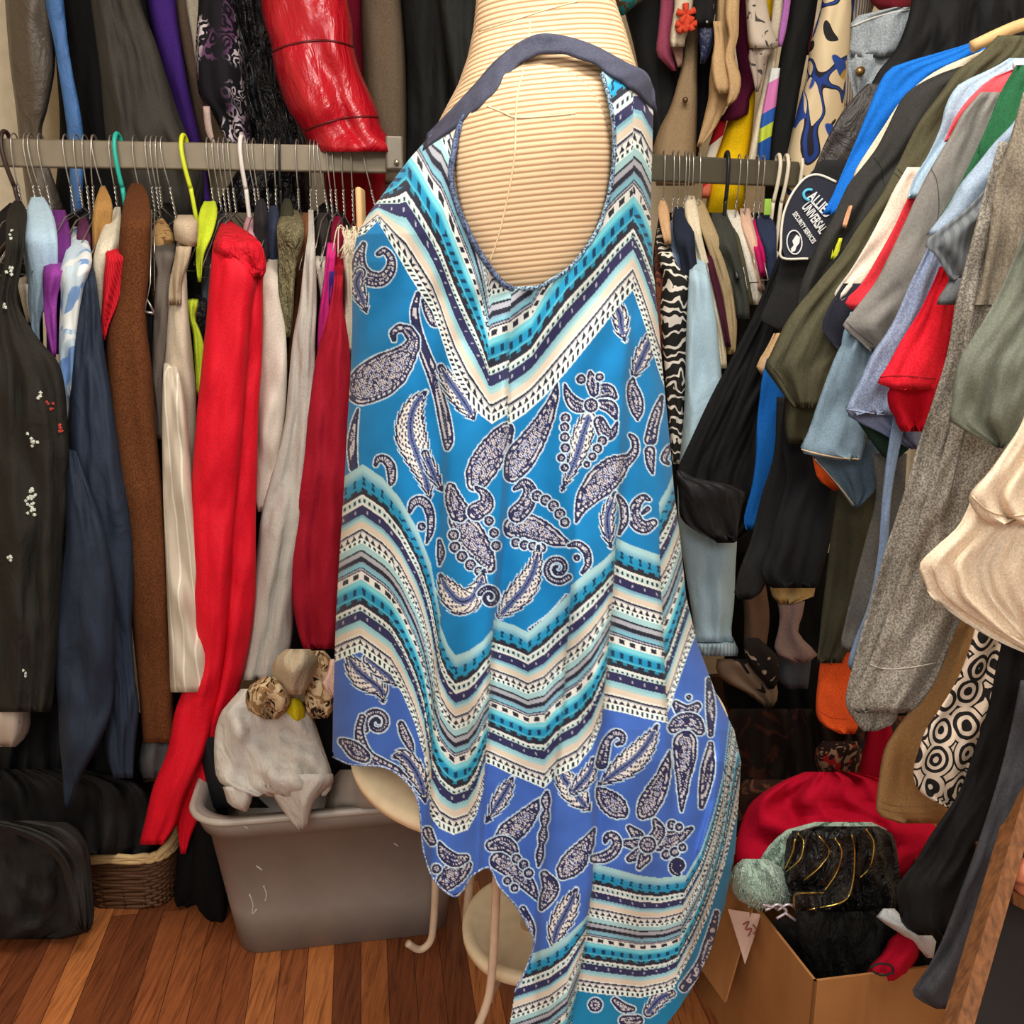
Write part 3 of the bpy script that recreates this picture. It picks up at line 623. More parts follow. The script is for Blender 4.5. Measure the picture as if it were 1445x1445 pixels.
def dress():
    root = thing('dress', 'sleeveless blue high-low dress with chevron borders and paisleys on the mannequin', 'dress', P(760, 1400, YM))
    stp = 1.3
    v1 = np.arange(84, 1478, stp); nr = len(v1); nc = 450
    s1 = np.linspace(0, 1, nc); v = np.repeat(v1[:, None], nc, 1); s = np.repeat(s1[None], nr, 0)
    uL, uR = pw(v1, DL)[:, None], pw(v1, DR)[:, None]; u = uL * (1 - s) + uR * s
    D = pw(v1, DD)[:, None]
    y = YM - D * prof_m(s) + dfold(u, v, s)
    front = P(u, v, y)
    nb = 40; sb = np.linspace(1, 0, nb + 2)[1:-1]; ub = (uL * (1 - sb) + uR * sb); ub = (ub - (uL + uR) / 2) * .97 + (uL + uR) / 2
    vb = np.repeat(v1[:, None], nb, 1)
    back = P(ub, vb, YM + 1.02 * D * prof_m(sb)[None] + .006 * np.sin(sb * 40)[None])
    ring = np.concatenate([front, back], 1); U = np.concatenate([u, ub], 1); VV = np.concatenate([v, vb], 1); m = nc + nb
    isb = np.zeros((nr, m), bool); isb[:, nc:] = True
    keep = inpoly(U, VV, [(400, 0), (1200, 0)] + HEM[::-1])
    keepb = inpoly(U, VV + 14, [(400, 0), (1200, 0)] + HEM[::-1]) & (VV > 170)
    strap = VV > np.interp(U, [590, 650, 690, 730, 850, 880, 922], [200, 168, 134, 90, 92, 116, 146])
    keep = np.where(isb, keepb, keep & ~(inpoly(U, VV, ARM)) & strap)
    idx = np.arange(nr * m).reshape(nr, m)
    a = idx[:-1]; b = np.roll(idx, -1, 1)[:-1]; c = np.roll(idx, -1, 1)[1:]; d = idx[1:]
    k = keep & np.roll(keep, -1, 1); k = k[:-1] & k[1:]
    Fq = np.stack([a[k], b[k], c[k], d[k]], -1)
    used = np.unique(Fq); remap = np.full(nr * m, -1); remap[used] = np.arange(len(used))
    colr = np.concatenate([dress_colour(u, v), dress_colour(ub[:, ::-1], vb)[:, ::-1]], 1).reshape(-1, 3)[used]
    verts = ring.reshape(-1, 3)[used]; Fq = remap[Fq]
    sm = N('printed_chiffon'); at = sm.n('ShaderNodeAttribute'); at.attribute_name = 'print'
    mat = sm.fin(at.outputs['Color'], .8, sm.bump(sm.noise(14, sm.map((1, 1, .6)), detail=3, dist=.5), .18, .02), .22, .05)
    loc = np.array(root['wloc'])
    me = bpy.data.meshes.new('gown'); me.vertices.add(len(verts)); me.vertices.foreach_set('co', (verts - loc).ravel())
    me.loops.add(Fq.size); me.loops.foreach_set('vertex_index', Fq.ravel().astype(np.int32))
    me.polygons.add(len(Fq)); me.polygons.foreach_set('loop_start', np.arange(0, Fq.size, 4, dtype=np.int32))
    me.update(calc_edges=True); me.validate(); smooth(me)
    ca = me.attributes.new('print', 'FLOAT_COLOR', 'POINT')
    ca.data.foreach_set('color', np.concatenate([colr, np.ones((len(colr), 1))], 1).ravel().astype(np.float32))
    me.materials.append(mat)
    o = bpy.data.objects.new('gown', me); COL.objects.link(o); o.parent = root; o['wloc'] = root['wloc']
    def dy(u, v):
        l, r = pw(v, DL), pw(v, DR); ss = np.clip((u - l) / (r - l), 0, 1); return YM - pw(v, DD) * prof_m(ss)
    # navy neckband over the shoulder
    up = [(603, 188), (640, 150), (668, 120), (700, 84), (740, 55), (775, 47), (830, 60), (885, 88), (912, 102), (924, 128)]
    lo = [(596, 212), (650, 172), (690, 138), (716, 106), (744, 82), (782, 74), (830, 86), (872, 112), (900, 132), (926, 160)]
    A, B = np.array(spline(up, 8)), np.array(spline(lo, 8)); V, Fc = [], []; nn = 7
    for k2 in range(len(A)):
        for q in range(nn):
            f = q / (nn - 1); p = A[k2] * (1 - f) + B[k2] * f
            yb = min(float(dy(p[0], max(p[1], 62))), float(my(p[0], p[1]))) - .006 - .004 * math.sin(math.pi * f) + .0015 * math.sin(k2 * .9 + q)
            V.append(P(p[0], p[1], yb))
    for k2 in range(len(A) - 1):
        for q in range(nn - 1): Fc.append((k2 * nn + q, k2 * nn + q + 1, (k2 + 1) * nn + q + 1, (k2 + 1) * nn + q))
    nb_ = link('neckband', V, Fc, fab((72, 74, 90), None, .3, .7), root); nb_['label'] = 'plain dark navy neckband'
    sd = nb_.modifiers.new('t', 'SOLIDIFY'); sd.thickness = .003
    # bound armhole edge, left side navy, gathered on the right
    nav = fab((44, 46, 66), (150, 180, 200), .3, .8); e1 = [(664, 150), (648, 180), (640, 215), (636, 250), (645, 290), (662, 330), (685, 370), (708, 399), (724, 408)]
    e2 = [(724, 408), (760, 405), (785, 391), (805, 377), (830, 346), (848, 313), (862, 262), (867, 200), (862, 150), (850, 104)]
    for e, rr_, mt in ((e1, .0034, fab((50, 52, 74), (96, 112, 140), .3, .8)), (e2, .0024, nav)):
        q = spline(e, 6); V, Fc = tube([P(p[0], p[1], float(dy(p[0], p[1])) - .001 + .0015 * math.sin(i * 1.7)) for i, p in enumerate(q)], rr_, 7)
        link('armhole_binding', V, Fc, mt, o)
    # hem edge
    he = [p for p in HEM if p[1] < 1470][1:]
    for seg in (HEM[1:19],):
        q = [p for p in spline(seg, 5)]
        V, Fc = tube([P(p[0], p[1], float(dy(p[0], p[1])) + float(dfold(np.array([[p[0]]]), np.array([[p[1]]]), np.array([[(p[0] - pw(p[1], DL)) / (pw(p[1], DR) - pw(p[1], DL))]]).clip(0, 1))[0, 0])) for p in q], .0014, 6)
        link('hem', V, Fc, fab((70, 96, 150), (190, 200, 210), .2), o)
dress()

# ------------------------------------------------------------------ tiered stand below the dress
def plant_stand():
    root = thing('plant_stand', 'cream metal tiered stand with round shelves and curled rod feet under the dress', 'stand', PZ(690, 1400, 0))
    cr = plain((244, 222, 184), .45, 0, .4); rod = plain((226, 200, 172), .4, 0, .4)
    def shelf(name, c, rx, ry, tiltx, tilty):
        V, Fc = [], []; prof = [(0, .0), (.80, .0), (.84, .004), (.90, .006), (.96, .006), (1.0, .001), (.995, -.012), (.93, -.016), (0, -.016)]; n = 72
        for r, z in prof:
            for k in range(n):
                a = 2 * math.pi * k / n; x, y = r * rx * math.cos(a), r * ry * math.sin(a)
                V.append((c[0] + x, c[1] + y, c[2] + z + x * tiltx + y * tilty))
        for i in range(len(prof) - 1):
            for k in range(n): Fc.append((i * n + k, i * n + (k + 1) % n, (i + 1) * n + (k + 1) % n, (i + 1) * n + k))
        return link(name, V, Fc, cr, root)
    shelf('round_shelf', P(742, 1304, 1.40), .112, .122, 0, .10)
    shelf('round_shelf', P(759.6, 1028.4, 1.22), .273, .190, .080, .2906)
    def rodp(px, ys, r=.0068):
        V, Fc = tube(spline([P(a, b, y) for (a, b), y in zip(px, ys)], 6), r, 10); link('leg', V, Fc, rod, root)
    rodp([(618, 1130), (615, 1200), (614, 1262), (611, 1310), (606, 1330), (592, 1340), (575, 1331)], [1.44, 1.46, 1.48, 1.49, 1.49, 1.485, 1.475])
    rodp([(703, 1180), (700, 1262), (697, 1330), (692, 1392), (684, 1425), (670, 1460), (660, 1500)], [1.20, 1.235, 1.25, 1.255, 1.245, 1.235, 1.225])
    rodp([(668, 1150), (667, 1210), (664, 1236), (658, 1300)], [1.5, 1.53, 1.535, 1.55], .0085)
    rodp([(702, 1385), (694, 1400), (690, 1412)], [1.34, 1.29, 1.258], .006)
    rodp([(880, 1120), (882, 1300), (884, 1420), (896, 1432), (905, 1422)], [1.5, 1.52, 1.53, 1.53, 1.53])
    V, Fc = tube([P(765, 1060, 1.235), P(745, 1310, 1.40)], .014, 12); link('centre_post', V, Fc, rod, root)
plant_stand()
# ------------------------------------------------------------------ wire and plastic hangers
ZR = RA[2]; ZS = SA[2]
def rail_pt(u, rail=0):
    a, b = (RA, RB) if rail == 0 else (SA, SB)
    d = b - a; dx = (u - CX) / F                      # solve for the point of the rail on this column of the photo
    best = min(np.linspace(-.1, 1.1, 600), key=lambda t: abs(_pu(a + d * t) - u))
    return a + d * best
def _pu(p):
    yc = (p[1]) * math.cos(TH) - (p[2] - H) * math.sin(TH)
    return CX + F * p[0] / yc
wire = plain((176, 172, 164), .3, .85, .5)
def hanger(u, label, kind='wire', rail=0, drop=.105, lean=0.0, mat=None, group=None, arm=.19):
    c = rail_pt(u, rail); hh = .026; r = .0013 if kind == 'wire' else (.0042 if kind == 'plastic' else .0022)
    L = lambda dx, dy, dz: c + np.array([dx, dy, dz])
    k = .013 + r
    hook = spline([L(0, k, -.022), L(0, k + .002, .012), L(0, k * .6, hh + .004 + r), L(0, -k * .4, hh + .005 + r), L(0, -k - .001, .014), L(lean * .25, -k - .001, -.02), L(lean * .55, -k * .7, -.05)], 5)
    nk = L(lean, -.002, -drop)
    root = thing('coat_hanger', label, 'hanger', nk, group)
    mat = mat or wire
    V, Fc = tube(hook + [L(lean * .6, -k * .5, -.058)], r, 7); link('hook', V, Fc, mat, root)
    a = L(lean * .6, -k * .5, -.056); n = 16 if kind == 'wire' else 2
    if kind == 'wire':
        tw = []
        for ph in (0, math.pi):
            pts = [a + (nk - a) * (i / n) + np.array([math.cos(i * 1.25 + ph) * .0017, math.sin(i * 1.25 + ph) * .0017, 0]) for i in range(n + 1)]
            tw.append(tube(pts, .0012, 5))
        V, Fc = merge(*tw); link('twisted_neck', V, Fc, mat, root)
        tri = [nk, nk + np.array([lean * .1, -arm * .4, -.022]), nk + np.array([lean * .2, -arm, -.105]), nk + np.array([0, arm * .9, -.105]), nk + np.array([0, arm * .4, -.022]), nk]
        V, Fc = tube(tri, .0013, 6); link('shoulder_wire', V, Fc, mat, root)
    else:
        rr_ = r * 1.05
        V, Fc = tube(spline([a, a + (nk - a) * .6, nk], 4), r, 8); link('neck', V, Fc, mat, root)
        V, Fc = tube(spline([nk + np.array([0, arm * .9, -.10]), nk + np.array([0, .03, -.012]), nk, nk + np.array([0, -.03, -.012]), nk + np.array([0, -arm, -.10])], 5), rr_, 8)
        link('shoulder_bar', V, Fc, mat, root)
    return root
ORD = 'first second third fourth fifth sixth seventh eighth ninth tenth eleventh twelfth thirteenth fourteenth fifteenth sixteenth seventeenth eighteenth nineteenth twentieth twenty-first twenty-second twenty-third twenty-fourth twenty-fifth twenty-sixth twenty-seventh twenty-eighth twenty-ninth thirtieth thirty-first thirty-second thirty-third'.split()
wires = [(22, 0), (40, .008), (46, .012), (60, .008), (95, .004), (110, 0), (122, -.004), (134, -.012), (136, .014), (160, 0), (192, .004), (210, .004), (217, .003), (224, -.002), (231, .014), (295, .004), (303, .006), (312, .004), (319, .002), (326, .004), (352, .010), (359, .006), (375, 0), (390, -.006), (420, -.002), (440, -.006), (445, 0), (451, .012), (463, .004), (472, .002), (484, -.001), (497, -.002), (514, .020)]
for i, (u, ln) in enumerate(wires):
    hanger(u, '%s silver wire hanger from the left end of the long steel rail' % ORD[i], 'wire', 0, .105 + .012 * math.sin(i * 2.3), ln, group='wire hangers on the long rail')
hanger(10, 'dark brown plastic hanger at the left end of the long steel rail', 'plastic', 0, .13, .016, plain((52, 34, 30), .4))
hanger(168, 'turquoise plastic hanger on the long rail beside the brown wool coat', 'plastic', 0, .15, .006, plain((40, 178, 160), .4))
hanger(261, 'neon yellow plastic hanger on the long rail above the pinstriped dress', 'plastic', 0, .125, .014, plain((214, 226, 50), .4))
hanger(343, 'white plastic hanger on the long rail above the bright red trousers', 'plastic', 0, .13, .006, plain((226, 218, 212), .4))
hanger(397, 'thin black coated hanger on the long rail above the olive fleece sleeve', 'rod', 0, .12, -.006, plain((30, 30, 32), .4))

# ------------------------------------------------------------------ coats on the high rail, behind the long rail
UB = 2.14
k = dict(nf=3, amp=.012, dep=.10)
G('leather_coat', 'dark grey-brown leather coat, first coat above the left end of the rail', 'coat', [(-85, 4, 74), (0, 7, 76), (90, 14, 78), (150, 22, 68), (200, 27, 60), (300, 40, 92)], UB - .02, gloss((88, 78, 66), .45, .5, 10), **k)
G('puffer_jacket', 'slim blue quilted puffer jacket sleeve between dark coats above the rail', 'jacket', [(-85, 58, 84), (0, 64, 90), (60, 76, 96), (110, 84, 104), (150, 90, 112), (200, 96, 118), (300, 100, 116)], UB - .07, gloss((70, 116, 176), .6, .3, 20), quilt=6.5, nf=0, dep=.08)
G('coat', 'plain black coat to the right of the slim blue puffer jacket above the rail', 'coat', [(-85, 66, 210), (0, 72, 225), (100, 80, 260), (200, 84, 290), (330, 70, 300)], UB + .09, fab((40, 39, 38)), **k)  # real coat, widened behind its neighbours so gaps stay dark instead of bright wall
jk = G('jacket', 'charcoal jacket with a wide slanting sleeve above the turquoise hanger', 'jacket', [(-85, 120, 188), (0, 128, 198), (60, 136, 220), (110, 142, 236), (160, 146, 252), (200, 150, 268), (250, 160, 288), (310, 172, 284)], UB - .10, fab((70, 67, 62), None, .6, .8), nf=4, amp=.016, dep=.09, wr=.008)
G('jacket', 'purple jacket with navy edge hanging behind the neon yellow hanger', 'jacket', [(-85, 200, 244), (0, 206, 248), (80, 224, 258), (150, 244, 272), (200, 254, 284), (290, 280, 298)], UB + .02, fab((78, 46, 132), None, .2), nf=2, amp=.012, dep=.07)
G('coat', 'taupe coat edge between the purple jacket and the black paisley shirt', 'coat', [(-85, 240, 280), (0, 244, 274), (100, 262, 284), (205, 282, 296)], UB + .06, fab((112, 92, 76)), nf=1, dep=.05)
G('blouse', 'cream blouse strip beside the black paisley shirt above the rail', 'blouse', [(-85, 258, 288), (0, 262, 286), (60, 272, 290), (130, 280, 300)], UB + .01, fab((214, 200, 176)), nf=1, dep=.04)
G('paisley_shirt', 'black shirt with white and purple paisley print above the rail', 'shirt', [(-85, 276, 330), (0, 280, 330), (60, 276, 340), (130, 280, 346), (160, 300, 350), (205, 320, 356)], UB - .09, printed((26, 24, 30), [(214, 200, 206), (100, 66, 100)], 30, 'curl', .1), nf=3, amp=.012, dep=.08)
G('puffer_coat', 'glossy black crinkled puffer coat left of the red puffer above the rail', 'coat', [(-85, 310, 392), (0, 318, 390), (60, 330, 394), (130, 342, 408), (205, 350, 436), (300, 300, 440)], UB - .04, gloss((20, 20, 22), .16, 1.0, 20), nf=4, amp=.02, dep=.10, wr=.012)
G('blouse_strap', 'pale strap hanging down beside the black paisley shirt behind the rail', 'blouse', [(150, 286, 296), (185, 290, 300), (206, 300, 306)], UB - .16, fab((196, 170, 160)), nf=0, dep=.015)
rp = thing('puffer_jacket', 'glossy bright red puffer jacket with a fat quilted sleeve above the rail', 'jacket', P(460, 300, UB - .1))
rsl = G('sleeve', None, '', [(-85, 362, 478), (-30, 366, 486), (0, 368, 490), (36, 374, 497), (62, 383, 498), (66, 383, 499), (100, 388, 508), (150, 404, 530), (172, 418, 536), (184, 426, 540), (200, 434, 556), (214, 440, 562)], UB - .20, gloss((178, 12, 32), .27, .45, 7), rp, nf=2, amp=.012, dep=.12, wr=.007)
G('body', None, '', [(200, 452, 552), (240, 456, 548), (300, 462, 540), (330, 470, 530)], UB - .02, fab((150, 12, 24), None, .3, .5), rp, nf=3, dep=.08)
for px in ([(384, 73), (410, 63), (450, 57), (480, 60), (498, 66)], [(426, 186), (455, 175), (490, 166), (530, 165), (538, 170)]):
    stroke(px, rsl, .0022, plain((96, 6, 16), .5), 'quilt_seam')
G('coat', 'dark maroon coat edge behind the red puffer jacket', 'coat', [(-85, 478, 512), (0, 484, 512), (60, 494, 512), (120, 500, 514), (170, 505, 512)], UB + .05, fab((120, 22, 44)), nf=1, dep=.04)
G('corduroy_coat', 'brown-taupe long coat between the red puffer and the black jacket', 'coat', [(-85, 506, 566), (0, 510, 566), (80, 512, 572), (200, 518, 574), (260, 526, 572)], UB, fab((98, 82, 66), (112, 96, 78), .4), nf=2, amp=.01, dep=.07)
bj = thing('jacket', 'black jacket hanging directly left of the dress form neck', 'jacket', P(620, 260, UB))
G('body', None, '', [(-85, 560, 680), (0, 565, 676), (100, 572, 690), (180, 572, 700), (260, 570, 690)], UB + .02, fab((36, 37, 36), None, .6), bj, nf=4, amp=.02, dep=.10)
G('sleeve', None, '', [(-85, 612, 690), (0, 618, 676), (40, 624, 672), (90, 632, 668), (140, 640, 662)], UB - .09, fab((44, 46, 44), None, .6), bj, nf=3, amp=.014, dep=.07)

# ------------------------------------------------------------------ clothes hanging from the long rail
def yr(u): return 1.80 + .11 * u / 560
def GL(name, label, cat, rows, mat, off=.19, dep=.26, parent=None, slope=60, **kw):
    """a garment seen edge-on: its near side stands `off` metres in front of the rail, its shoulder slopes back to the hanger"""
    um = sum(r[1] + r[2] for r in rows) / (2 * len(rows))
    kw.setdefault('bulge', .38); kw.setdefault('back', .35); kw.setdefault('nf', 3); kw.setdefault('amp', .013); kw.setdefault('wr', .007); dep = dep * .45
    return G(name, label, cat, rows, yr(um) - off, mat, parent, dep=dep, slope=slope, drop=off, **kw)
# behind: made-up dark garments, added so the gaps look shaded, not bright wall
for i, (ua, ub, vb, c) in enumerate(((-20, 60, 1000, (38, 36, 36)), (100, 180, 1090, (34, 36, 44)), (205, 262, 1050, (40, 38, 38)), (262, 330, 1080, (36, 38, 42)), (352, 420, 960, (38, 38, 40)), (424, 500, 960, (30, 28, 30)))):
    lab = ['black trousers hanging deep behind the black floral dress', 'dark navy-black trousers hanging deep behind the navy coat', 'dark charcoal coat hanging deep behind the pinstriped dress', 'dark grey coat hanging deep behind the red trousers',
           'charcoal coat hanging deep behind the light grey tee', 'black coat hanging deep behind the crimson dress'][i]
    G('dark_coat', lab, 'coat', [(286, (ua + ub) / 2 - 6, (ua + ub) / 2 + 6), (320, ua + 6, ub - 6), (420, ua, ub), (700, ua - 4, ub + 4), (vb, ua - 2, ub + 8)], yr((ua + ub) / 2) + .09, fab(c), dep=.12, nf=4, amp=.014)
bd = thing('floral_dress', 'black dress with sparse white flower sprigs at the left end of the rail', 'dress', P(40, 1000, 1.62))
FW = fab((46, 44, 39), None, .6)
fbo = GL('bodice', None, '', [(283, 20, 30), (300, 10, 38), (330, 8, 36), (370, 6, 32), (415, -4, 24), (440, -6, 30), (480, -12, 56), (520, -14, 86), (600, -16, 96), (700, -16, 96), (780, -10, 90), (880, -8, 88), (950, -4, 80), (1005, -6, 72)], FW, .27, .22, bd, nf=4, amp=.022, wr=.006)
fsl = GL('sleeve', None, '', [(690, 74, 94), (760, 66, 92), (830, 62, 90), (930, 40, 78), (1000, 20, 60)], fab((40, 38, 35), None, .6), .26, .1, bd, slope=20, nf=2, amp=.012)
fl = plain((214, 222, 206), .8); fr_ = plain((190, 70, 56), .8); fg = plain((70, 96, 60), .8)
for cx, cy, n, m in ((46, 618, 7, fl), (42, 700, 14, fl), (46, 722, 9, fl), (82, 770, 5, fl), (14, 789, 4, fl), (70, 572, 5, fr_), (84, 606, 4, fr_), (58, 556, 4, fl), (68, 952, 4, fl), (36, 952, 3, fl), (16, 330, 3, fl), (14, 384, 5, fl), (8, 432, 3, fl)):
    rg = np.random.RandomState(cx * 7 + cy); parts = []; host = fsl if (cx > 62 and cy > 700) else fbo
    for q in range(n):
        a, r = rg.rand() * 6.28, 2 + rg.rand() * (12 if n > 6 else 6); x, y = cx + math.cos(a) * r * .7, cy + math.sin(a) * r
        cpt = surf(host, x, y, .001)
        if cpt is None: continue
        for j in range(4):
            parts.append(tube([cpt, cpt + np.array([math.cos(j * 1.57 + q) * .0026, -.0006, math.sin(j * 1.57 + q) * .0026])], [.0010, .0015], 5))
    if parts:
        V, Fc = merge(*parts); o = link('flower_print', V, Fc, m, host)
GL('denim_shirt', 'light blue denim shirt on a wire hanger next to the black floral dress', 'shirt', [(278, 44, 62), (300, 36, 74), (325, 30, 80), (360, 33, 82), (395, 38, 80), (430, 40, 66), (462, 44, 56), (520, 46, 60)], fab((168, 196, 214), (188, 212, 226), .5), .17, .26, nf=3, amp=.010)
GL('pale_shirt', 'small cream shirt edge peeking out below the light blue denim shirt', 'shirt', [(380, 26, 40), (400, 25, 46), (425, 30, 44), (455, 38, 48)], fab((216, 206, 190)), .15, .1, slope=20)
pu = thing('purple_blouse', 'purple top with a drooping short sleeve on a wire hanger', 'top', P(76, 500, 1.62))
GL('body', None, '', [(296, 70, 92), (320, 64, 98), (345, 62, 100), (400, 64, 98), (500, 66, 92)], fab((116, 52, 126)), .14, .28, pu)
GL('sleeve', None, '', [(362, 68, 86), (374, 62, 92), (395, 60, 90), (415, 61, 82), (440, 62, 80), (470, 66, 80), (505, 74, 79)], fab((150, 66, 156), None, .3, .7), .22, .1, pu, slope=16, nf=2)
GL('tie_dye_blouse', 'pale blue tie-dye blouse beside the navy coat', 'blouse', [(320, 104, 114), (345, 96, 126), (370, 88, 130), (390, 84, 124), (415, 86, 118), (450, 84, 112), (500, 83, 108), (545, 85, 105), (575, 88, 101), (596, 91, 97)], printed((196, 214, 224), [(120, 156, 204), (228, 232, 230)], 9, 'blotch', .55), .23, .2, nf=2, amp=.012)
nv = thing('navy_coat', 'long navy blue garment twisted over itself with a narrow pointed end', 'coat', P(130, 1140, 1.6))
NV = fab((38, 49, 66), None, .6, .75, .3)
GL('body', None, '', [(340, 120, 126), (370, 116, 132), (430, 112, 140), (500, 104, 148), (560, 98, 158), (640, 93, 170), (720, 92, 184), (800, 94, 190), (850, 102, 188), (880, 120, 186), (950, 150, 190), (1000, 150, 196), (1060, 150, 190), (1098, 160, 188)], NV, .245, .22, nv, nf=5, amp=.016, wr=.005)
GL('tail', None, '', [(610, 96, 99), (660, 94, 116), (710, 92, 136), (760, 92, 150), (820, 84, 160), (880, 78, 162), (950, 78, 162), (1000, 82, 158), (1050, 84, 140), (1090, 88, 118), (1125, 90, 104), (1142, 92, 97)], fab((34, 44, 60), None, .5, .75, .3), .29, .07, nv, slope=30, nf=3, amp=.014, wr=.005)
GL('tan_blouse', 'tan top on a narrow hanger behind the cream top', 'top', [(262, 142, 148), (285, 134, 158), (310, 130, 158), (345, 130, 152), (380, 130, 150)], fab((176, 132, 76)), .10, .2, slope=30)
GL('cream_blouse', 'cream top with a slanting neckline beside the turquoise hanger', 'top', [(292, 162, 170), (312, 150, 172), (340, 138, 172), (370, 131, 160), (410, 128, 152), (450, 132, 150), (474, 136, 144)], fab((226, 216, 192)), .19, .2)
GL('red_knit', 'small red ribbed knit sleeve hanging from the turquoise hanger', 'sweater', [(342, 152, 170), (350, 148, 176), (365, 149, 178), (395, 146, 174), (430, 144, 165), (458, 142, 154), (480, 143, 149)], printed((206, 28, 42), [(160, 14, 30)], 90, 'pin', .6), .235, .12, slope=14, nf=2)
bc = thing('wool_coat', 'long brown wool coat with a grey hem in the middle of the rail', 'coat', P(200, 1095, 1.62))
BW = fab((78, 44, 24), (106, 64, 36), .2, .95)
GL('body', None, '', [(258, 186, 198), (272, 178, 208), (300, 172, 213), (340, 168, 212), (390, 168, 210), (430, 164, 206), (470, 152, 208), (520, 150, 214), (600, 154, 220), (700, 164, 230), (800, 176, 236), (900, 188, 240), (980, 196, 244), (1048, 202, 246)], BW, .235, .24, bc, nf=2, amp=.007, wr=.002)
GL('hem_band', 'grey hem band', '', [(1036, 203, 246), (1060, 198, 244), (1080, 195, 240), (1098, 202, 236)], fab((92, 92, 92)), .21, .2, bc, slope=10, nf=2)
GL('strap_skirt', 'black clip-on strap garment hanging beside the brown wool coat', 'skirt', [(428, 202, 216), (470, 202, 216), (520, 206, 218), (600, 212, 226), (700, 222, 234), (800, 226, 240)], fab((28, 27, 28)), .20, .15, slope=20)
V, Fc = merge(tube([P(214, 296, 1.66), P(212, 400, 1.62), P(208, 420, 1.61)], .0013, 6), tube([P(218, 300, 1.66), P(218, 410, 1.62)], .0013, 6), tube([P(204, 440, 1.60), P(208, 422, 1.60), P(217, 440, 1.60)], .0022, 6), tube([P(203, 440, 1.60), P(217, 442, 1.60)], .0025, 6), tube([P(203, 448, 1.60), P(200, 456, 1.60)], .0014, 6))
o = link('clip_hanger', V, Fc, wire); tag(o, 'silver wire clip hanger holding the black strap garment beside the brown coat', 'hanger')
GL('herringbone_jacket', 'grey-brown herringbone jacket with a draped collar left of the pinstriped dress', 'jacket', [(330, 226, 238), (345, 218, 248), (366, 218, 246), (385, 222, 240), (410, 218, 240), (470, 216, 236), (540, 214, 230), (620, 218, 234)], printed((112, 102, 92), [(78, 72, 66)], 150, 'pin', .5, (1, 1, 1), .9, (0, .5, 0)), .215, .18, slope=30)
GL('tan_blouse', 'tan patterned blouse with a gathered neck beside the wool coat', 'blouse', [(308, 222, 230), (330, 214, 244), (360, 212, 244), (430, 213, 240)], printed((182, 144, 92), [(120, 86, 50)], 40, 'blotch', .55), .13, .2, slope=30)
ps = thing('pinstripe_dress', 'pale grey pinstriped dress with a folded tan collar flap', 'dress', P(265, 970, 1.6))
GL('bodice', None, '', [(366, 244, 262), (400, 236, 264), (440, 232, 266), (500, 231, 272), (560, 230, 277), (620, 230, 276), (700, 233, 274), (780, 240, 276)], fab((188, 172, 150), (200, 186, 164), .3), .215, .2, ps, slope=20, amp=.010)
GL('skirt', None, '', [(470, 233, 236), (510, 231, 248), (570, 229, 262), (640, 229, 268), (720, 231, 276), (800, 234, 284), (880, 237, 292), (940, 239, 299), (970, 240, 304), (977, 241, 302)], printed((196, 184, 164), [(226, 218, 200)], 14, 'pin', .93), .265, .12, ps, slope=60, nf=3, amp=.008)
GL('collar', 'folded tan collar flap', '', [(303, 250, 272), (312, 245, 278), (330, 245, 279), (341, 248, 278), (348, 262, 278)], fab((190, 170, 144), None, .2), .23, .16, ps, slope=10, nf=1)
GL('cardigan_sleeve', 'narrow tan sleeve hanging below the folded collar flap', 'cardigan', [(338, 250, 272), (365, 246, 268), (395, 240, 258), (430, 238, 256)], fab((186, 166, 138)), .235, .1, slope=10)
GL('neon_vest', 'neon yellow-green vest left of the bright red trousers', 'vest', [(284, 288, 304), (300, 281, 307), (330, 278, 300), (360, 276, 288), (398, 279, 284)], fab((208, 226, 54), None, .3, .6), .20, .2)
GL('neon_vest_tail', 'torn neon green strip hanging beside the pinstriped dress', 'vest', [(415, 268, 279), (432, 262, 280), (450, 266, 276), (470, 272, 284), (500, 274, 290), (560, 278, 292)], fab((196, 214, 60), None, .4, .6), .20, .06, slope=8)
GL('slate_shirt', 'slate grey shirt edge between the neon vest and the red trousers', 'shirt', [(322, 294, 312), (345, 288, 312), (400, 284, 306), (450, 284, 300)], fab((92, 100, 112)), .14, .2)
GL('sheer_blouse', 'black sheer top crumpled beside the neon green strip', 'top', [(372, 268, 290), (400, 260, 296), (440, 262, 296), (480, 268, 292), (540, 280, 292)], gloss((26, 26, 28), .4, .6), .15, .12, amp=.012)
rt = thing('red_trousers', 'bright red trousers with a gathered elastic waistband', 'trousers', P(300, 1200, 1.56))
RD = fab((222, 6, 36), None, .35, .7, .3)
GL('waistband', None, '', [(310, 316, 322), (322, 308, 342), (340, 302, 366), (356, 301, 373), (372, 320, 376), (384, 338, 375), (394, 352, 370)], fab((216, 8, 36), None, 1.0, .7, .3, ws=36), .285, .10, rt, slope=30, nf=6, amp=.010, wr=.008)
GL('front_leg', None, '', [(338, 300, 318), (360, 299, 348), (390, 296, 362), (430, 293, 356), (500, 286, 350), (580, 278, 344), (660, 272, 338), (740, 269, 330), (820, 272, 326), (880, 276, 322), (940, 272, 314), (1000, 248, 304), (1060, 236, 290), (1110, 216, 268), (1160, 204, 250), (1192, 196, 230)], RD, .28, .10, rt, slope=20, nf=4, amp=.011, wr=.004)
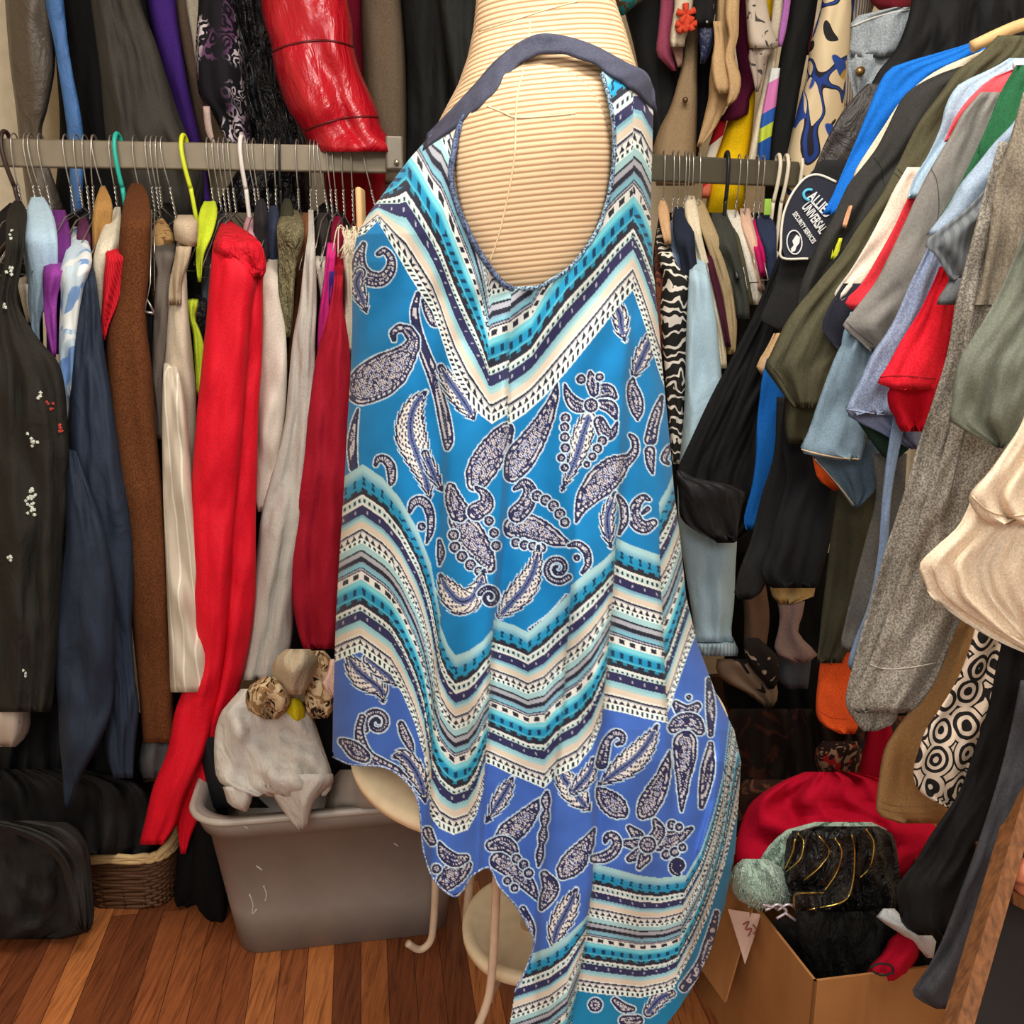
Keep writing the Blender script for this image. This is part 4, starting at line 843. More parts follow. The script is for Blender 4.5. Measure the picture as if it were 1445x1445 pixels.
GL('rear_leg', None, '', [(366, 330, 374), (400, 326, 371), (440, 326, 371), (500, 322, 370), (580, 320, 365), (660, 316, 363), (740, 310, 361), (820, 304, 361), (880, 298, 357), (940, 288, 346), (1000, 276, 330), (1040, 262, 318), (1080, 254, 312), (1130, 248, 296), (1170, 250, 274), (1205, 255, 262)], RD, .255, .12, rt, slope=20, nf=4, amp=.014, wr=.005)
GL('tunic', 'light grey heather tunic with a short cuffed sleeve right of the red trousers', 'tunic', [(344, 382, 388), (352, 376, 392), (390, 370, 392), (420, 368, 394), (460, 366, 402), (505, 364, 405), (560, 362, 404), (620, 360, 398), (680, 359, 388), (700, 360, 386), (722, 364, 378)], fab((204, 192, 176), (216, 206, 192), .25), .225, .2, nf=2, amp=.010)
GL('fleece_jacket', 'olive green fuzzy fleece sleeve hanging from the rail', 'jacket', [(296, 404, 420), (312, 392, 428), (340, 391, 428), (365, 393, 420), (400, 393, 416), (440, 394, 414), (476, 398, 410)], fab((96, 90, 66), (140, 132, 100), .9, 1.0, .1, 0, 0, 60), .20, .2, slope=26, wr=.005)
GL('brown_jacket', 'rust brown jacket behind the olive fleece', 'jacket', [(300, 428, 440), (330, 420, 440), (380, 414, 438), (430, 412, 432), (520, 404, 424)], fab((126, 80, 50)), .13, .18, slope=26)
GL('long_cardigan', 'long light grey heather cardigan falling in soft folds to the storage bin', 'cardigan', [(296, 435, 442), (330, 434, 444), (380, 428, 446), (430, 422, 447), (480, 413, 445), (540, 407, 444), (600, 401, 440), (660, 386, 436), (720, 370, 432), (780, 362, 424), (840, 352, 416), (900, 341, 412), (960, 330, 402)], fab((176, 170, 160), (190, 184, 174), .5), .235, .16, nf=6, amp=.016, wr=.005)
GL('cream_collar_shirt', 'cream shirt with a pointed collar between the cardigan and the pink top', 'shirt', [(352, 452, 462), (362, 444, 466), (385, 446, 466), (420, 452, 464), (470, 452, 462)], fab((222, 212, 194)), .17, .2, slope=20)
pk = thing('pink_camisole', 'magenta pink sleeveless top with purple lining left of the crimson dress', 'top', P(462, 500, 1.65))
GL('body', None, '', [(336, 462, 474), (350, 461, 474), (370, 459, 473), (400, 456, 470), (440, 450, 466), (490, 447, 458), (505, 448, 453)], fab((214, 52, 132), None, .2, .6), .20, .14, pk, slope=16)
GL('lining', 'purple lining', '', [(372, 466, 476), (400, 464, 475), (430, 464, 470)], fab((74, 50, 130)), .215, .1, pk, slope=10)
GL('crimson_dress', 'plain crimson sleeveless dress against the left edge of the blue dress', 'dress', [(340, 474, 490), (368, 473, 488), (374, 472, 486), (400, 471, 484), (430, 466, 484), (455, 460, 488), (500, 447, 494), (560, 438, 495), (640, 428, 494), (720, 416, 490), (780, 409, 484), (840, 411, 481), (890, 420, 478), (916, 428, 474)], fab((160, 26, 44), None, .3, .75), .26, .18, nf=3, amp=.010)
GL('yarn_cardigan', 'cream woven cardigan with loose yarn fringe behind the crimson dress', 'cardigan', [(330, 486, 500), (352, 484, 502), (400, 486, 500), (450, 486, 498), (500, 490, 497)], fab((196, 184, 164), (224, 212, 190), .4), .20, .16, slope=10)
V, Fc = box(P(510, 315, 1.74), .011, .05, .12, .004); o = link('wooden_hanger', V, Fc, plain((222, 184, 130), .5)); tag(o, 'pale wooden hanger end beside the left edge of the blue dress', 'hanger')
rg = np.random.RandomState(3); fr = []
for i in range(26):
    a = P(488 + rg.rand() * 16, 328 + rg.rand() * 12, 1.64); fr.append(tube(spline([a, a + np.array([(rg.rand() - .5) * .03, -.012, .006 + rg.rand() * .01]), a + np.array([(rg.rand() - .5) * .05, -.014, -.02 - rg.rand() * .02])], 4), .0012, 4))
V, Fc = merge(*fr); o = link('yarn_fringe', V, Fc, fab((226, 212, 184))); tag(o, 'tuft of cream yarn fringe above the yarn cardigan', 'fringe', kind='stuff')
for i, (u, va, c, lab) in enumerate(((313, 300, (60, 56, 58), 'dark charcoal top on a wire hanger left of the white plastic hanger'), (352, 306, (204, 150, 160), 'dusty pink top on a wire hanger right of the white plastic hanger'), (368, 280, (48, 46, 48), 'black blouse collar on a wire hanger above the light grey tunic'), (386, 290, (52, 58, 78), 'dark navy blouse on the thin black hanger'), (405, 280, (60, 58, 44), 'dark olive top on a wire hanger above the olive fleece'), (455, 300, (52, 48, 46), 'dark grey top on a wire hanger left of the pink top'), (476, 305, (128, 22, 54), 'wine red top on a wire hanger above the crimson dress'), (118, 306, (96, 50, 80), 'plum top on a wire hanger above the tie-dye blouse'), (22, 290, (40, 36, 34), 'black top on the hanger at the left end of the long rail'))):
    GL('blouse', lab, 'blouse', [(va, u - 4, u + 4), (va + 16, u - 9, u + 9), (va + 60, u - 11, u + 11), (va + 160, u - 10, u + 10)], fab(c), .10, .2, slope=30, nf=2)

# ------------------------------------------------------------------ things on the floor, left
def sheetpile(name, label, cat, px, Y, dep, mat, parent=None, **kw):
    return G(name, label, cat, px, Y, mat, parent, dep=dep, **kw)
BK = fab((44, 42, 40), None, .6)
bp_ = thing('clothes_bundle', 'big folded black garment slumped on the floor at the left edge', 'clothes', P(40, 1320, 1.52))
G('folded_body', None, '', [(1160, -60, 96), (1172, -62, 112), (1200, -64, 124), (1250, -64, 131), (1300, -60, 132), (1318, -56, 118), (1325, -50, 90)], 1.56, BK, bp_, dep=.28, bulge=.28, nf=2, amp=.012, wr=.014, iso=2.2)
G('sleeve', None, '', [(1158, -60, 60), (1166, -20, 100), (1185, 40, 120), (1215, 80, 128), (1250, 92, 130), (1290, 100, 132), (1312, 108, 128)], 1.50, fab((54, 52, 50), None, .7), bp_, dep=.05, nf=4, amp=.012, wr=.008)
def basket():
    root = thing('wicker_basket', 'brown wicker basket with a pale braided rim full of black clothes', 'basket', P(185, 1300, 1.66))
    c = P(185, 1245, 1.70); z0 = .0; x0, x1 = P(104, 1290, 1.62)[0], P(240, 1290, 1.62)[0]
    cx, hw, hd = (x0 + x1) / 2, (x1 - x0) / 2, .15; cyy = 1.63 + hd; r = .05
    def loop(z, gr, n=40):
        o = []
        for i in range(n):
            a = 2 * math.pi * i / n; e = 5.0
            o.append(np.array([cx + (hw + gr) * np.sign(math.cos(a)) * abs(math.cos(a)) ** (2 / e), cyy + (hd + gr) * np.sign(math.sin(a)) * abs(math.sin(a)) ** (2 / e), z]))
        return o
    cane = plain((96, 62, 36), .6); cane2 = plain((74, 46, 28), .6); pale = plain((220, 186, 130), .5)
    parts = []
    for kz in range(15):
        z = .006 + kz * .0078; lp = loop(z, -.012 + .012 * kz / 14, 64)
        lp = [p + np.array([0, 0, .0016 * math.sin(i * .9 + kz * 1.6)]) + (p - np.array([cx, cyy, p[2]])) * (.012 * math.sin(i * 1.57 + kz * math.pi)) for i, p in enumerate(lp)]
        parts.append(tube(lp, .0042, 6, True))
    V, Fc = merge(*parts); link('woven_side', V, Fc, cane, root)
    st = []
    for i, (a, b) in enumerate(zip(loop(.0, -.012, 40), loop(.122, .0, 40))): st.append(tube([a, b], .0035, 5))
    V, Fc = merge(*st); link('stake', V, Fc, cane2, root)
    for w_ in range(3):
        lp = [p + np.array([0, 0, .007 * math.sin(i * .55 + w_ * 2.1)]) for i, p in enumerate(spline(loop(.128, .006, 48), 2))]
        V, Fc = tube(lp, .0058, 7, True); br_ = link('braided_rim', V, Fc, pale, root); br_['label'] = 'pale braided rim'
    V, Fc = tube(spline([(cx + hw - .02, cyy - hd, .13), (cx + hw + .004, cyy - hd + .03, .15), (cx + hw + .012, cyy - hd + .09, .17), (cx + hw + .012, cyy + .02, .18)], 5), .008, 8); link('handle', V, Fc, pale, br_)
basket()
G('black_clothes', 'heap of black clothes piled in the wicker basket', 'clothes', [(1085, -50, 120), (1100, -60, 190), (1120, -60, 216), (1160, -60, 222), (1195, -60, 220), (1206, -60, 214)], 1.70, fab((40, 38, 37), None, .8), dep=.2, bulge=.25, nf=4, amp=.022, wr=.014)
G('black_trousers', 'crumpled black trousers lying across the top of the wicker basket', 'trousers', [(1130, 100, 214), (1140, 92, 222), (1160, 110, 224), (1180, 120, 220), (1190, 126, 214)], 1.70, fab((50, 48, 47), None, .9), dep=.06, bulge=.4, nf=5, amp=.018, wr=.012)
G('dark_skirt', 'large dark skirt hanging low behind the navy garment at the left', 'skirt', [(960, -60, 150), (1010, -60, 200), (1060, -60, 206), (1110, -60, 200), (1150, -60, 190)], 1.80, fab((40, 40, 40), None, .6), dep=.1, nf=6, amp=.03, wr=.01)
G('pale_towel', 'pale cream and lilac cloth hanging low at the left edge', 'cloth', [(960, -30, 30), (990, -30, 40), (1020, -30, 43), (1040, -20, 36), (1054, 0, 22)], 1.62, printed((206, 192, 176), [(120, 96, 150)], 9, 'blotch', .62), dep=.06, amp=.012)
G('grey_blouse', 'light grey blouse edge hanging at the left frame edge', 'blouse', [(620, -30, 2), (720, -30, 6), (800, -30, 5), (880, -30, 2), (920, -30, 8), (960, -30, 4)], 1.58, fab((176, 176, 168)), dep=.05)
for i, (rows, lab) in enumerate((([(1085, 262, 300), (1150, 258, 312), (1210, 250, 318), (1260, 246, 312), (1280, 248, 268), (1288, 250, 262)], 'black boot shaft standing between the basket and the grey bin'), ([(1090, 284, 316), (1160, 276, 322), (1230, 270, 320), (1275, 276, 320), (1298, 292, 318), (1305, 300, 316)], 'black boot leaning against the side of the grey bin'))):
    G('boot', lab, 'boot', rows, 1.66 - .05 * i, fab((18, 18, 19)), dep=.09, nf=2, amp=.008)

# storage bin
def rrect(cx, cyy, hx, hy, r, z, yaw, n=10):
    o = []
    for sx, sy, a0 in ((1, 1, 0), (-1, 1, 90), (-1, -1, 180), (1, -1, 270)):
        for i in range(n):
            a = math.radians(a0 + 90 * i / (n - 1)); x, y = sx * (hx - r) + r * math.cos(a), sy * (hy - r) + r * math.sin(a)
            o.append((cx + x * math.cos(yaw) - y * math.sin(yaw), cyy + x * math.sin(yaw) + y * math.cos(yaw), z))
    return o
def storage_bin():
    A = PZ(345, 1348, 0); B = PZ(622, 1318, 0); ya = math.atan2(B[1] - A[1], B[0] - A[0]); L = np.linalg.norm(B - A) + .03
    mid = (A + B) / 2; dy = .30; cx, cyy = mid[0] - math.sin(ya) * dy / 2, mid[1] + math.cos(ya) * dy / 2
    root = thing('storage_bin', 'scuffed grey plastic storage bin overflowing with clothes', 'bin', (cx, cyy, 0))
    s = N('grey_plastic'); f = s.noise(7, detail=5, rough=.7); v = s.noise(26, s.map((1, 1, .3), (0, 0, 0)), detail=2)
    base = s.ramp(f, [(.3, lin((136, 127, 119))), (.7, lin((150, 141, 133)))])
    sc2 = s.ramp(v, [(.70, (0, 0, 0, 1)), (.76, (.6, .6, .6, 1))])
    mat = s.fin(s.mix(sc2, base, lin((168, 158, 150))), .38, None, .5)
    hx, hy, Hb = L / 2, dy / 2, .325; gr = .042
    prof = [(0, .012, -.02), (0, .0, -.012), (.002, .0, 0), (Hb * .3, 0, gr * .3), (Hb - .045, 0, gr * .86), (Hb - .045, 0, gr * .86 + .010), (Hb - .004, 0, gr + .016), (Hb, 0, gr + .012), (Hb, 0, gr), (Hb - .02, 0, gr - .004), (.06, 0, -.004)]
    V, Fc = [], []; n = 40
    for z, _, g in prof: V += rrect(cx, cyy, hx + g, hy + g, .05 + max(g, 0) * .6, z, ya)
    for i in range(len(prof) - 1):
        for k2 in range(n): Fc.append((i * n + k2, i * n + (k2 + 1) % n, (i + 1) * n + (k2 + 1) % n, (i + 1) * n + k2))
    Fc.append(tuple(range(n))); Fc.append(tuple((len(prof) - 1) * n + k2 for k2 in range(n)))
    o = link('tub', V, Fc, mat, root)
    rim = plain((176, 166, 154), .35, 0, .5)
    V, Fc = tube(rrect(cx, cyy, hx + gr + .014, hy + gr + .014, .075, Hb - .004, ya), .007, 8, True); link('rim', V, Fc, rim, root)
    for pts in ([(352, 1262), (357, 1276), (356, 1290), (362, 1283)], [(372, 1250), (376, 1262), (374, 1272)], [(362, 1222), (370, 1228)], [(556, 1190), (562, 1194)], [(345, 1166), (350, 1169)]):
        stroke(pts, o, .0011, plain((206, 200, 194), .6), 'scuff')
    return cx, cyy, ya
BX, BY, BA = storage_bin()
sw = thing('sweatshirt', 'light grey heather sweatshirt hanging over the front of the grey bin', 'sweatshirt', P(390, 1140, 1.50))
HG = fab((190, 182, 172), (200, 194, 184), .7, .95, ws=12)
G('body', None, '', [(972, 340, 402), (988, 326, 420), (1005, 312, 438), (1030, 304, 448), (1060, 302, 458), (1090, 304, 468), (1104, 310, 469), (1116, 328, 466), (1124, 350, 458)], 1.49, HG, sw, dep=.10, bulge=.20, nf=2, amp=.012, wr=.014, tilt=-.05, iso=2.6)
G('hem_band', None, '', [(1092, 396, 470), (1106, 380, 470), (1120, 384, 452), (1140, 396, 440), (1158, 410, 436), (1172, 422, 430)], 1.435, HG, sw, dep=.03, bulge=.4, nf=3, amp=.008)
G('cuff', None, '', [(1110, 314, 352), (1122, 318, 356), (1134, 322, 354), (1142, 334, 350), (1146, 346, 349)], 1.44, HG, sw, dep=.02, nf=2, amp=.006)
lp = thing('leopard_blouse', 'crumpled leopard print and beige top on the storage bin', 'top', P(410, 1010, 1.55))
LEO = printed((150, 116, 76), [(40, 28, 22), (206, 182, 144)], 34, 'blotch', .52)
G('ruffle', None, '', [(955, 372, 392), (968, 352, 404), (985, 346, 412), (1005, 352, 404), (1015, 372, 392)], 1.43, LEO, lp, dep=.07, bulge=.6, nf=4, amp=.02, wr=.014)
G('ruffle', None, '', [(918, 430, 458), (930, 414, 468), (950, 410, 471), (970, 424, 470), (984, 440, 466)], 1.46, LEO, lp, dep=.07, bulge=.6, nf=4, amp=.02, wr=.014)
G('body', None, '', [(916, 404, 438), (930, 388, 448), (950, 384, 444), (968, 392, 436), (980, 398, 428)], 1.41, fab((190, 172, 144), None, .8), lp, dep=.07, bulge=.6, nf=3, amp=.016, wr=.012)
G('body', None, '', [(960, 436, 470), (980, 430, 472), (1000, 432, 470), (1014, 438, 462)], 1.44, LEO, lp, dep=.06, bulge=.6, nf=3, amp=.016, wr=.012)
G('yellow_cloth', 'small bright yellow cloth tucked under the leopard print top', 'cloth', [(985, 398, 424), (1000, 396, 430), (1012, 404, 430), (1019, 414, 426)], 1.45, fab((222, 204, 34), None, .4), dep=.04)
G('pink_cloth', 'pale pink cloth corner touching the left edge of the blue dress', 'cloth', [(930, 466, 474), (950, 462, 474), (966, 452, 474), (976, 462, 473), (984, 468, 472)], 1.42, fab((236, 196, 176)), dep=.02)
G('black_knit', 'black knit pushed down in the storage bin beside the sweatshirt', 'sweater', [(1000, 430, 500), (1030, 440, 508), (1070, 452, 512), (1100, 462, 512), (1124, 466, 505)], 1.62, fab((30, 30, 32), None, .8), dep=.12, nf=3, amp=.02)
G('grey_socks', 'beige and grey clothes in the storage bin behind its front rim', 'clothes', [(1086, 480, 560), (1100, 468, 600), (1120, 462, 640), (1140, 458, 640)], 1.57, printed((150, 138, 126), [(120, 40, 36)], 7, 'blotch', .68), dep=.12, nf=4, amp=.02)
G('dark_clothes', 'dark clothes filling the left corner of the storage bin', 'clothes', [(1040, 276, 320), (1080, 284, 330), (1120, 290, 360), (1140, 296, 380)], 1.60, fab((34, 34, 36), None, .8), dep=.12, nf=3, amp=.02)
# ------------------------------------------------------------------ clothes above and on the short rail, right of the dress
UR = 2.17
k = dict(nf=2, amp=.010, dep=.06)
G('coat', 'black coat hanging directly right of the dress form neck', 'coat', [(-85, 870, 1010), (0, 878, 1008), (60, 893, 1000), (120, 906, 996), (170, 916, 990), (225, 924, 986)], UR + .04, fab((36, 36, 36)), **k)
G('teal_scarf', 'teal patterned cloth corner above the right shoulder of the dress form', 'scarf', [(-85, 846, 925), (0, 862, 908), (10, 869, 894), (22, 873, 880)], UR - .08, printed((40, 128, 132), [(150, 140, 70), (90, 70, 50)], 16, 'blotch', .55), **k)
G('blouse', 'mauve pink blouse sleeve above the short rail', 'blouse', [(-60, 930, 956), (0, 932, 954), (40, 929, 950), (74, 926, 950), (90, 938, 954), (100, 948, 956)], UR - .06, fab((156, 74, 98)), **k)
fb = thing('floral_blouse', 'cream blouse sleeve with an orange-red flower above the short rail', 'blouse', P(960, 90, UR - .11))
G('sleeve', None, '', [(-60, 948, 985), (0, 952, 980), (40, 947, 972), (60, 945, 966), (66, 946, 966)], UR - .11, fab((222, 206, 178)), fb, **k)
G('sleeve_lining', None, '', [(60, 946, 965), (75, 950, 964), (95, 956, 962)], UR - .08, fab((160, 124, 110)), fb, nf=0, dep=.03)
for cx, cy, r in ((968, 20, 12), (963, 36, 9), (974, 34, 8)):
    pts = []
    for j in range(5):
        a = j * 1.256 + cx; c = P(cx, cy, UR - .138); pts.append(tube([c, c + np.array([math.cos(a), 0, math.sin(a)]) * r * .0016], [.004, .007], 6))
    V, Fc = merge(*pts); link('flower_print', V, Fc, plain((206, 66, 36), .8), fb)
tc = thing('trench_coat', 'flared taupe coat with a snap button above the short rail', 'coat', P(950, 225, UR - .05))
G('body', None, '', [(-40, 968, 990), (20, 970, 985), (60, 966, 985), (100, 960, 984), (150, 946, 984), (185, 929, 983), (223, 920, 982), (262, 926, 980)], UR - .05, fab((148, 124, 94), None, .3, .75), tc, nf=2, amp=.008, dep=.07)
V, Fc = tube([P(967, 141, UR - .088), P(967, 141, UR - .096)], .006, 12); link('snap_button', V, Fc, plain((110, 86, 60), .3, .6), tc)
G('dotted_blouse', 'black sleeve with white dots beside the taupe coat above the short rail', 'blouse', [(-60, 976, 1016), (0, 980, 1012), (25, 978, 1008), (38, 988, 1005)], UR - .13, printed((28, 27, 28), [(220, 218, 212)], 55, 'dots', .22), nf=1, dep=.04)
G('navy_scarf', 'shiny dark navy scarf end below the dotted black sleeve', 'scarf', [(30, 984, 1008), (50, 985, 1009), (70, 988, 1004), (90, 988, 994)], UR - .11, gloss((34, 44, 76), .35, .7), nf=1, dep=.03)
G('black_skirt', 'black skirt edge between the taupe coat and the tan ruffled blouse', 'skirt', [(60, 984, 1010), (140, 984, 1000), (200, 983, 990)], UR + .02, fab((28, 28, 30)), nf=1, dep=.04)
rb_ = thing('ruffled_blouse', 'tan blouse with cascading ruffles above the short rail', 'blouse', P(1015, 210, UR - .1))
TN = fab((196, 162, 118), None, .3, .7)
G('body', None, '', [(-60, 1008, 1048), (0, 1010, 1044), (40, 1008, 1040), (70, 1006, 1036), (110, 1001, 1040), (135, 1000, 1032), (150, 997, 1024), (180, 990, 1010), (207, 983, 989)], UR - .09, TN, rb_, nf=3, amp=.012, dep=.05)
G('ruffle', None, '', [(-20, 1026, 1044), (20, 1022, 1043), (50, 1028, 1042), (80, 1022, 1036), (105, 1026, 1045), (125, 1028, 1045), (142, 1026, 1038), (150, 1024, 1028)], UR - .14, TN, rb_, nf=3, amp=.014, dep=.03)
G('ruffle', None, '', [(30, 1006, 1020), (60, 1008, 1022), (84, 1004, 1024), (100, 1004, 1026), (118, 1006, 1030), (132, 1012, 1028)], UR - .14, TN, rb_, nf=2, amp=.012, dep=.03)
G('sweater', 'dark burgundy sweater behind the tan ruffled blouse', 'sweater', [(-60, 1040, 1062), (0, 1042, 1058), (60, 1038, 1058), (96, 1042, 1070), (120, 1044, 1069), (138, 1034, 1058), (160, 1022, 1056), (170, 1012, 1040)], UR - .03, fab((88, 24, 52)), **k)
gf = thing('leaf_blouse', 'grey blouse sleeve with black leaf sprigs above the short rail', 'blouse', P(1075, 130, UR - .12))
G('sleeve', None, '', [(-60, 1048, 1080), (0, 1052, 1082), (40, 1054, 1090), (60, 1056, 1099), (68, 1058, 1098)], UR - .12, printed((190, 176, 160), [(70, 68, 66)], 30, 'blotch', .62), gf, **k)
G('cuff', None, '', [(68, 1058, 1094), (84, 1056, 1082), (100, 1060, 1080), (118, 1064, 1074), (130, 1066, 1070)], UR - .11, printed((176, 160, 146), [(70, 68, 66)], 36, 'blotch', .58), gf, nf=3, amp=.012, dep=.04)
G('dress', 'bright yellow dress behind the short rail', 'dress', [(100, 1046, 1066), (130, 1040, 1066), (160, 1030, 1064), (200, 1018, 1060), (230, 1006, 1056), (265, 999, 1054), (300, 996, 1050), (322, 1000, 1040)], UR - .0, fab((240, 196, 14), None, .25, .75), **k)
G('dress', 'narrow yellow strip at the top beside the grey leaf print sleeve', 'dress', [(-60, 1076, 1094), (0, 1080, 1092), (30, 1084, 1090)], UR - .02, fab((232, 186, 20)), nf=0, dep=.03)
G('striped_dress', 'red, pink and white striped dress edge left of the yellow dress', 'dress', [(168, 1012, 1026), (200, 1002, 1018), (225, 996, 1010), (280, 990, 1001)], UR - .03, printed((220, 120, 90), [(200, 30, 40), (236, 226, 206), (180, 20, 36), (240, 200, 170)], 14, 'bands', .5, (.3, 1, 1), .8, (0, 1.2, 0)), nf=0, dep=.03)
G('cream_trousers', 'long cream trouser leg right of the yellow dress', 'trousers', [(-60, 1092, 1114), (0, 1091, 1108), (60, 1085, 1099), (100, 1080, 1093), (150, 1070, 1084), (210, 1058, 1074), (240, 1054, 1070)], UR - .06, fab((228, 214, 186)), nf=1, dep=.05)
G('multicolour_scarf', 'scarf strip in blue, lime and pink right of the cream trouser leg', 'scarf', [(96, 1088, 1101), (150, 1077, 1095), (190, 1071, 1089), (232, 1068, 1086)], UR - .085, printed((34, 84, 164), [(34, 84, 164), (190, 208, 70), (40, 90, 170), (206, 120, 176), (206, 120, 176), (214, 218, 214), (20, 60, 110)], 5.2, 'bands', .5, (1, 1, 1), .85, (0, .5, 0)), nf=1, dep=.03)
G('lilac_blouse', 'lilac sleeve strip beside the long black trousers at the top', 'blouse', [(-60, 1106, 1124), (0, 1106, 1116), (40, 1100, 1110), (66, 1097, 1104)], UR - .10, fab((172, 108, 176)), nf=0, dep=.03)
G('long_trousers', 'long black trousers above the white plastic hangers', 'trousers', [(-60, 1112, 1166), (0, 1115, 1154), (60, 1104, 1142), (120, 1094, 1130), (180, 1086, 1120), (228, 1082, 1114), (320, 1076, 1110)], UR - .03, fab((34, 34, 33)), nf=3, amp=.014, dep=.07)
G('maroon_blouse', 'thin dark red garment edge between the black trousers and the scrolled print dress', 'blouse', [(-60, 1146, 1162), (0, 1144, 1154), (40, 1140, 1148), (78, 1138, 1142)], UR - .02, fab((112, 32, 34)), nf=0, dep=.03)
def scroll_print():
    s = N('scroll_print'); vec = s.map((1, 1, 1))
    f = s.noise(7.5, vec, detail=0, dist=1.6)
    fine = s.noise(9, s.map((1, 1, 1), (1.2, .3, 2)), detail=0, dist=1.2)
    ring = s.ramp(f, [(.0, lin((40, 38, 40))), (.30, lin((40, 38, 40))), (.31, lin((222, 202, 164))), (.50, lin((222, 202, 164))), (.505, lin((40, 38, 44))), (.53, lin((40, 66, 140))), (.565, lin((40, 38, 44))), (.575, lin((222, 202, 164)))], True)
    blot = s.ramp(fine, [(.565, (0, 0, 0, 1)), (.575, (1, 1, 1, 1))]); pick = s.ramp(s.noise(4, s.map((1, 1, 1), (.4, 2, 1)), detail=0), [(.48, lin((44, 76, 156))), (.5, lin((188, 152, 60)))], True)
    return s.fin(s.mix(blot, ring, pick), .8, None, .2)
G('scroll_dress', 'cream dress with bold blue, black and gold scrolls right of the long black trousers', 'dress', [(-60, 1156, 1214), (0, 1160, 1206), (60, 1144, 1200), (110, 1137, 1194), (160, 1124, 1192), (210, 1112, 1188), (240, 1108, 1180), (300, 1104, 1170)], UR - .06, scroll_print(), nf=2, amp=.010, dep=.06)
G('striped_shirt', 'grey and white striped shirt edge above the denim jacket collar', 'shirt', [(-60, 1202, 1246), (0, 1202, 1236), (40, 1194, 1222), (90, 1190, 1212), (150, 1182, 1206)], UR - .04, printed((150, 138, 126), [(86, 78, 72)], 55, 'pin', .55), nf=1, dep=.05)
G('maroon_blouse', 'maroon and speckled cream blouse at the top beside the striped shirt', 'blouse', [(-60, 1228, 1300), (0, 1228, 1292), (14, 1240, 1286)], UR - .10, printed((104, 24, 36), [(206, 176, 150)], 8, 'blotch', .62), nf=1, dep=.05)
# ---- on the short rail
def ys(u): return float(np.interp(u, [900, 1100], [SA[1], SB[1]])) if False else float(1.96 + .12 * (u - 930) / 160)
def GR(name, label, cat, rows, mat, off=.10, dep=.14, parent=None, slope=50, **kw):
    um = sum(r[1] + r[2] for r in rows) / (2 * len(rows)); kw.setdefault('nf', 3); kw.setdefault('amp', .014); kw.setdefault('wr', .006); kw.setdefault('bulge', .42); kw.setdefault('back', .35)
    return G(name, label, cat, rows, ys(um) - off, mat, parent, dep=dep, slope=slope, drop=off, **kw)
SW = ['thin wire hanger on the short rail, %s wire hanger right of the blue dress' % ORD[i] for i in range(12)]
for i, (u, ln) in enumerate(((936, .002), (949, .004), (957, .004), (966, .002), (971, 0), (976, .002), (986, .002), (1042, -.004), (1052, .002), (1068, -.002), (1076, -.004))):
    hanger(u, SW[i], 'wire', 1, .12 + .01 * math.sin(i * 2), ln, group='wire hangers on the short rail', arm=.15)
hanger(1025, 'thick black plastic hanger in the middle of the short rail', 'plastic', 1, .115, 0, plain((24, 24, 24), .4), arm=.15)
for i, u in enumerate((1097, 1108, 1128)):
    hanger(u, ['white plastic hanger on the short rail, nearest to the yellow dress', 'white plastic hanger in the middle of the three on the short rail', 'white plastic hanger at the corner end of the short rail'][i], 'plastic', 1, .16, -.012, plain((232, 222, 198), .4), arm=.12)
G('dark_coat', 'dark coat hanging deep behind the black and white striped top', 'coat', [(300, 930, 1100), (400, 920, 1100), (700, 920, 1100), (900, 930, 1090)], 2.13, fab((30, 28, 28)), dep=.10, nf=5, amp=.02)  # added dark filler, keeps the gaps behind the short rail in shade
GR('tan_blouse', 'tan blouse collar on the wire hanger nearest the blue dress on the right', 'blouse', [(282, 932, 938), (296, 928, 944), (320, 932, 946), (345, 938, 948)], fab((206, 166, 124)), .13)
zt = GR('zebra_blouse', 'black and white zebra striped top directly right of the blue dress', 'blouse', [(322, 928, 942), (345, 926, 946), (375, 932, 956), (395, 936, 974), (430, 932, 974), (470, 934, 972), (520, 938, 970), (570, 942, 968), (620, 946, 966), (655, 949, 962)], printed((34, 32, 30), [(228, 220, 206)], 15, 'wave', .76), .16, .12, amp=.012)
GR('rust_blouse', 'rust brown speckled top between the blue dress and the zebra top', 'blouse', [(345, 924, 940), (380, 924, 942), (440, 926, 938), (500, 930, 938)], printed((110, 60, 40), [(60, 30, 28)], 40, 'blotch', .5), .14, .1)
GR('denim_shirt', 'faded blue denim shirt behind the zebra top', 'shirt', [(312, 944, 956), (340, 944, 966), (380, 950, 968), (420, 958, 972)], fab((116, 134, 160)), .12)
GR('navy_shirt', 'dark navy shirt with a small collar behind the light blue trousers', 'shirt', [(292, 952, 966), (312, 950, 976), (330, 950, 980), (360, 958, 982), (400, 964, 986), (470, 966, 980)], fab((40, 46, 60)), .15)
lb = thing('blue_trousers', 'light blue trousers with gathered cuffs hanging right of the zebra top', 'trousers', P(990, 930, 1.8))
LBM = fab((166, 194, 208), (180, 206, 218), .5, .8)
GR('upper_leg', None, '', [(343, 974, 980), (356, 972, 990), (390, 972, 1000), (430, 970, 1008), (480, 968, 1014), (540, 967, 1019), (600, 964, 1022), (660, 958, 1024), (700, 956, 1026), (780, 960, 1030)], LBM, .21, .1, lb, nf=3, amp=.014)
GR('lower_leg', None, '', [(700, 956, 1040), (760, 960, 1040), (800, 966, 1038), (850, 974, 1036), (890, 980, 1032), (906, 978, 1036)], LBM, .235, .1, lb, slope=20, nf=4, amp=.016)
GR('cuff', None, '', [(898, 980, 1034), (908, 980, 1038), (918, 984, 1042), (926, 990, 1040)], printed((176, 196, 204), [(138, 160, 172)], 40, 'pin', .55), .25, .1, lb, slope=8, nf=6, amp=.004)
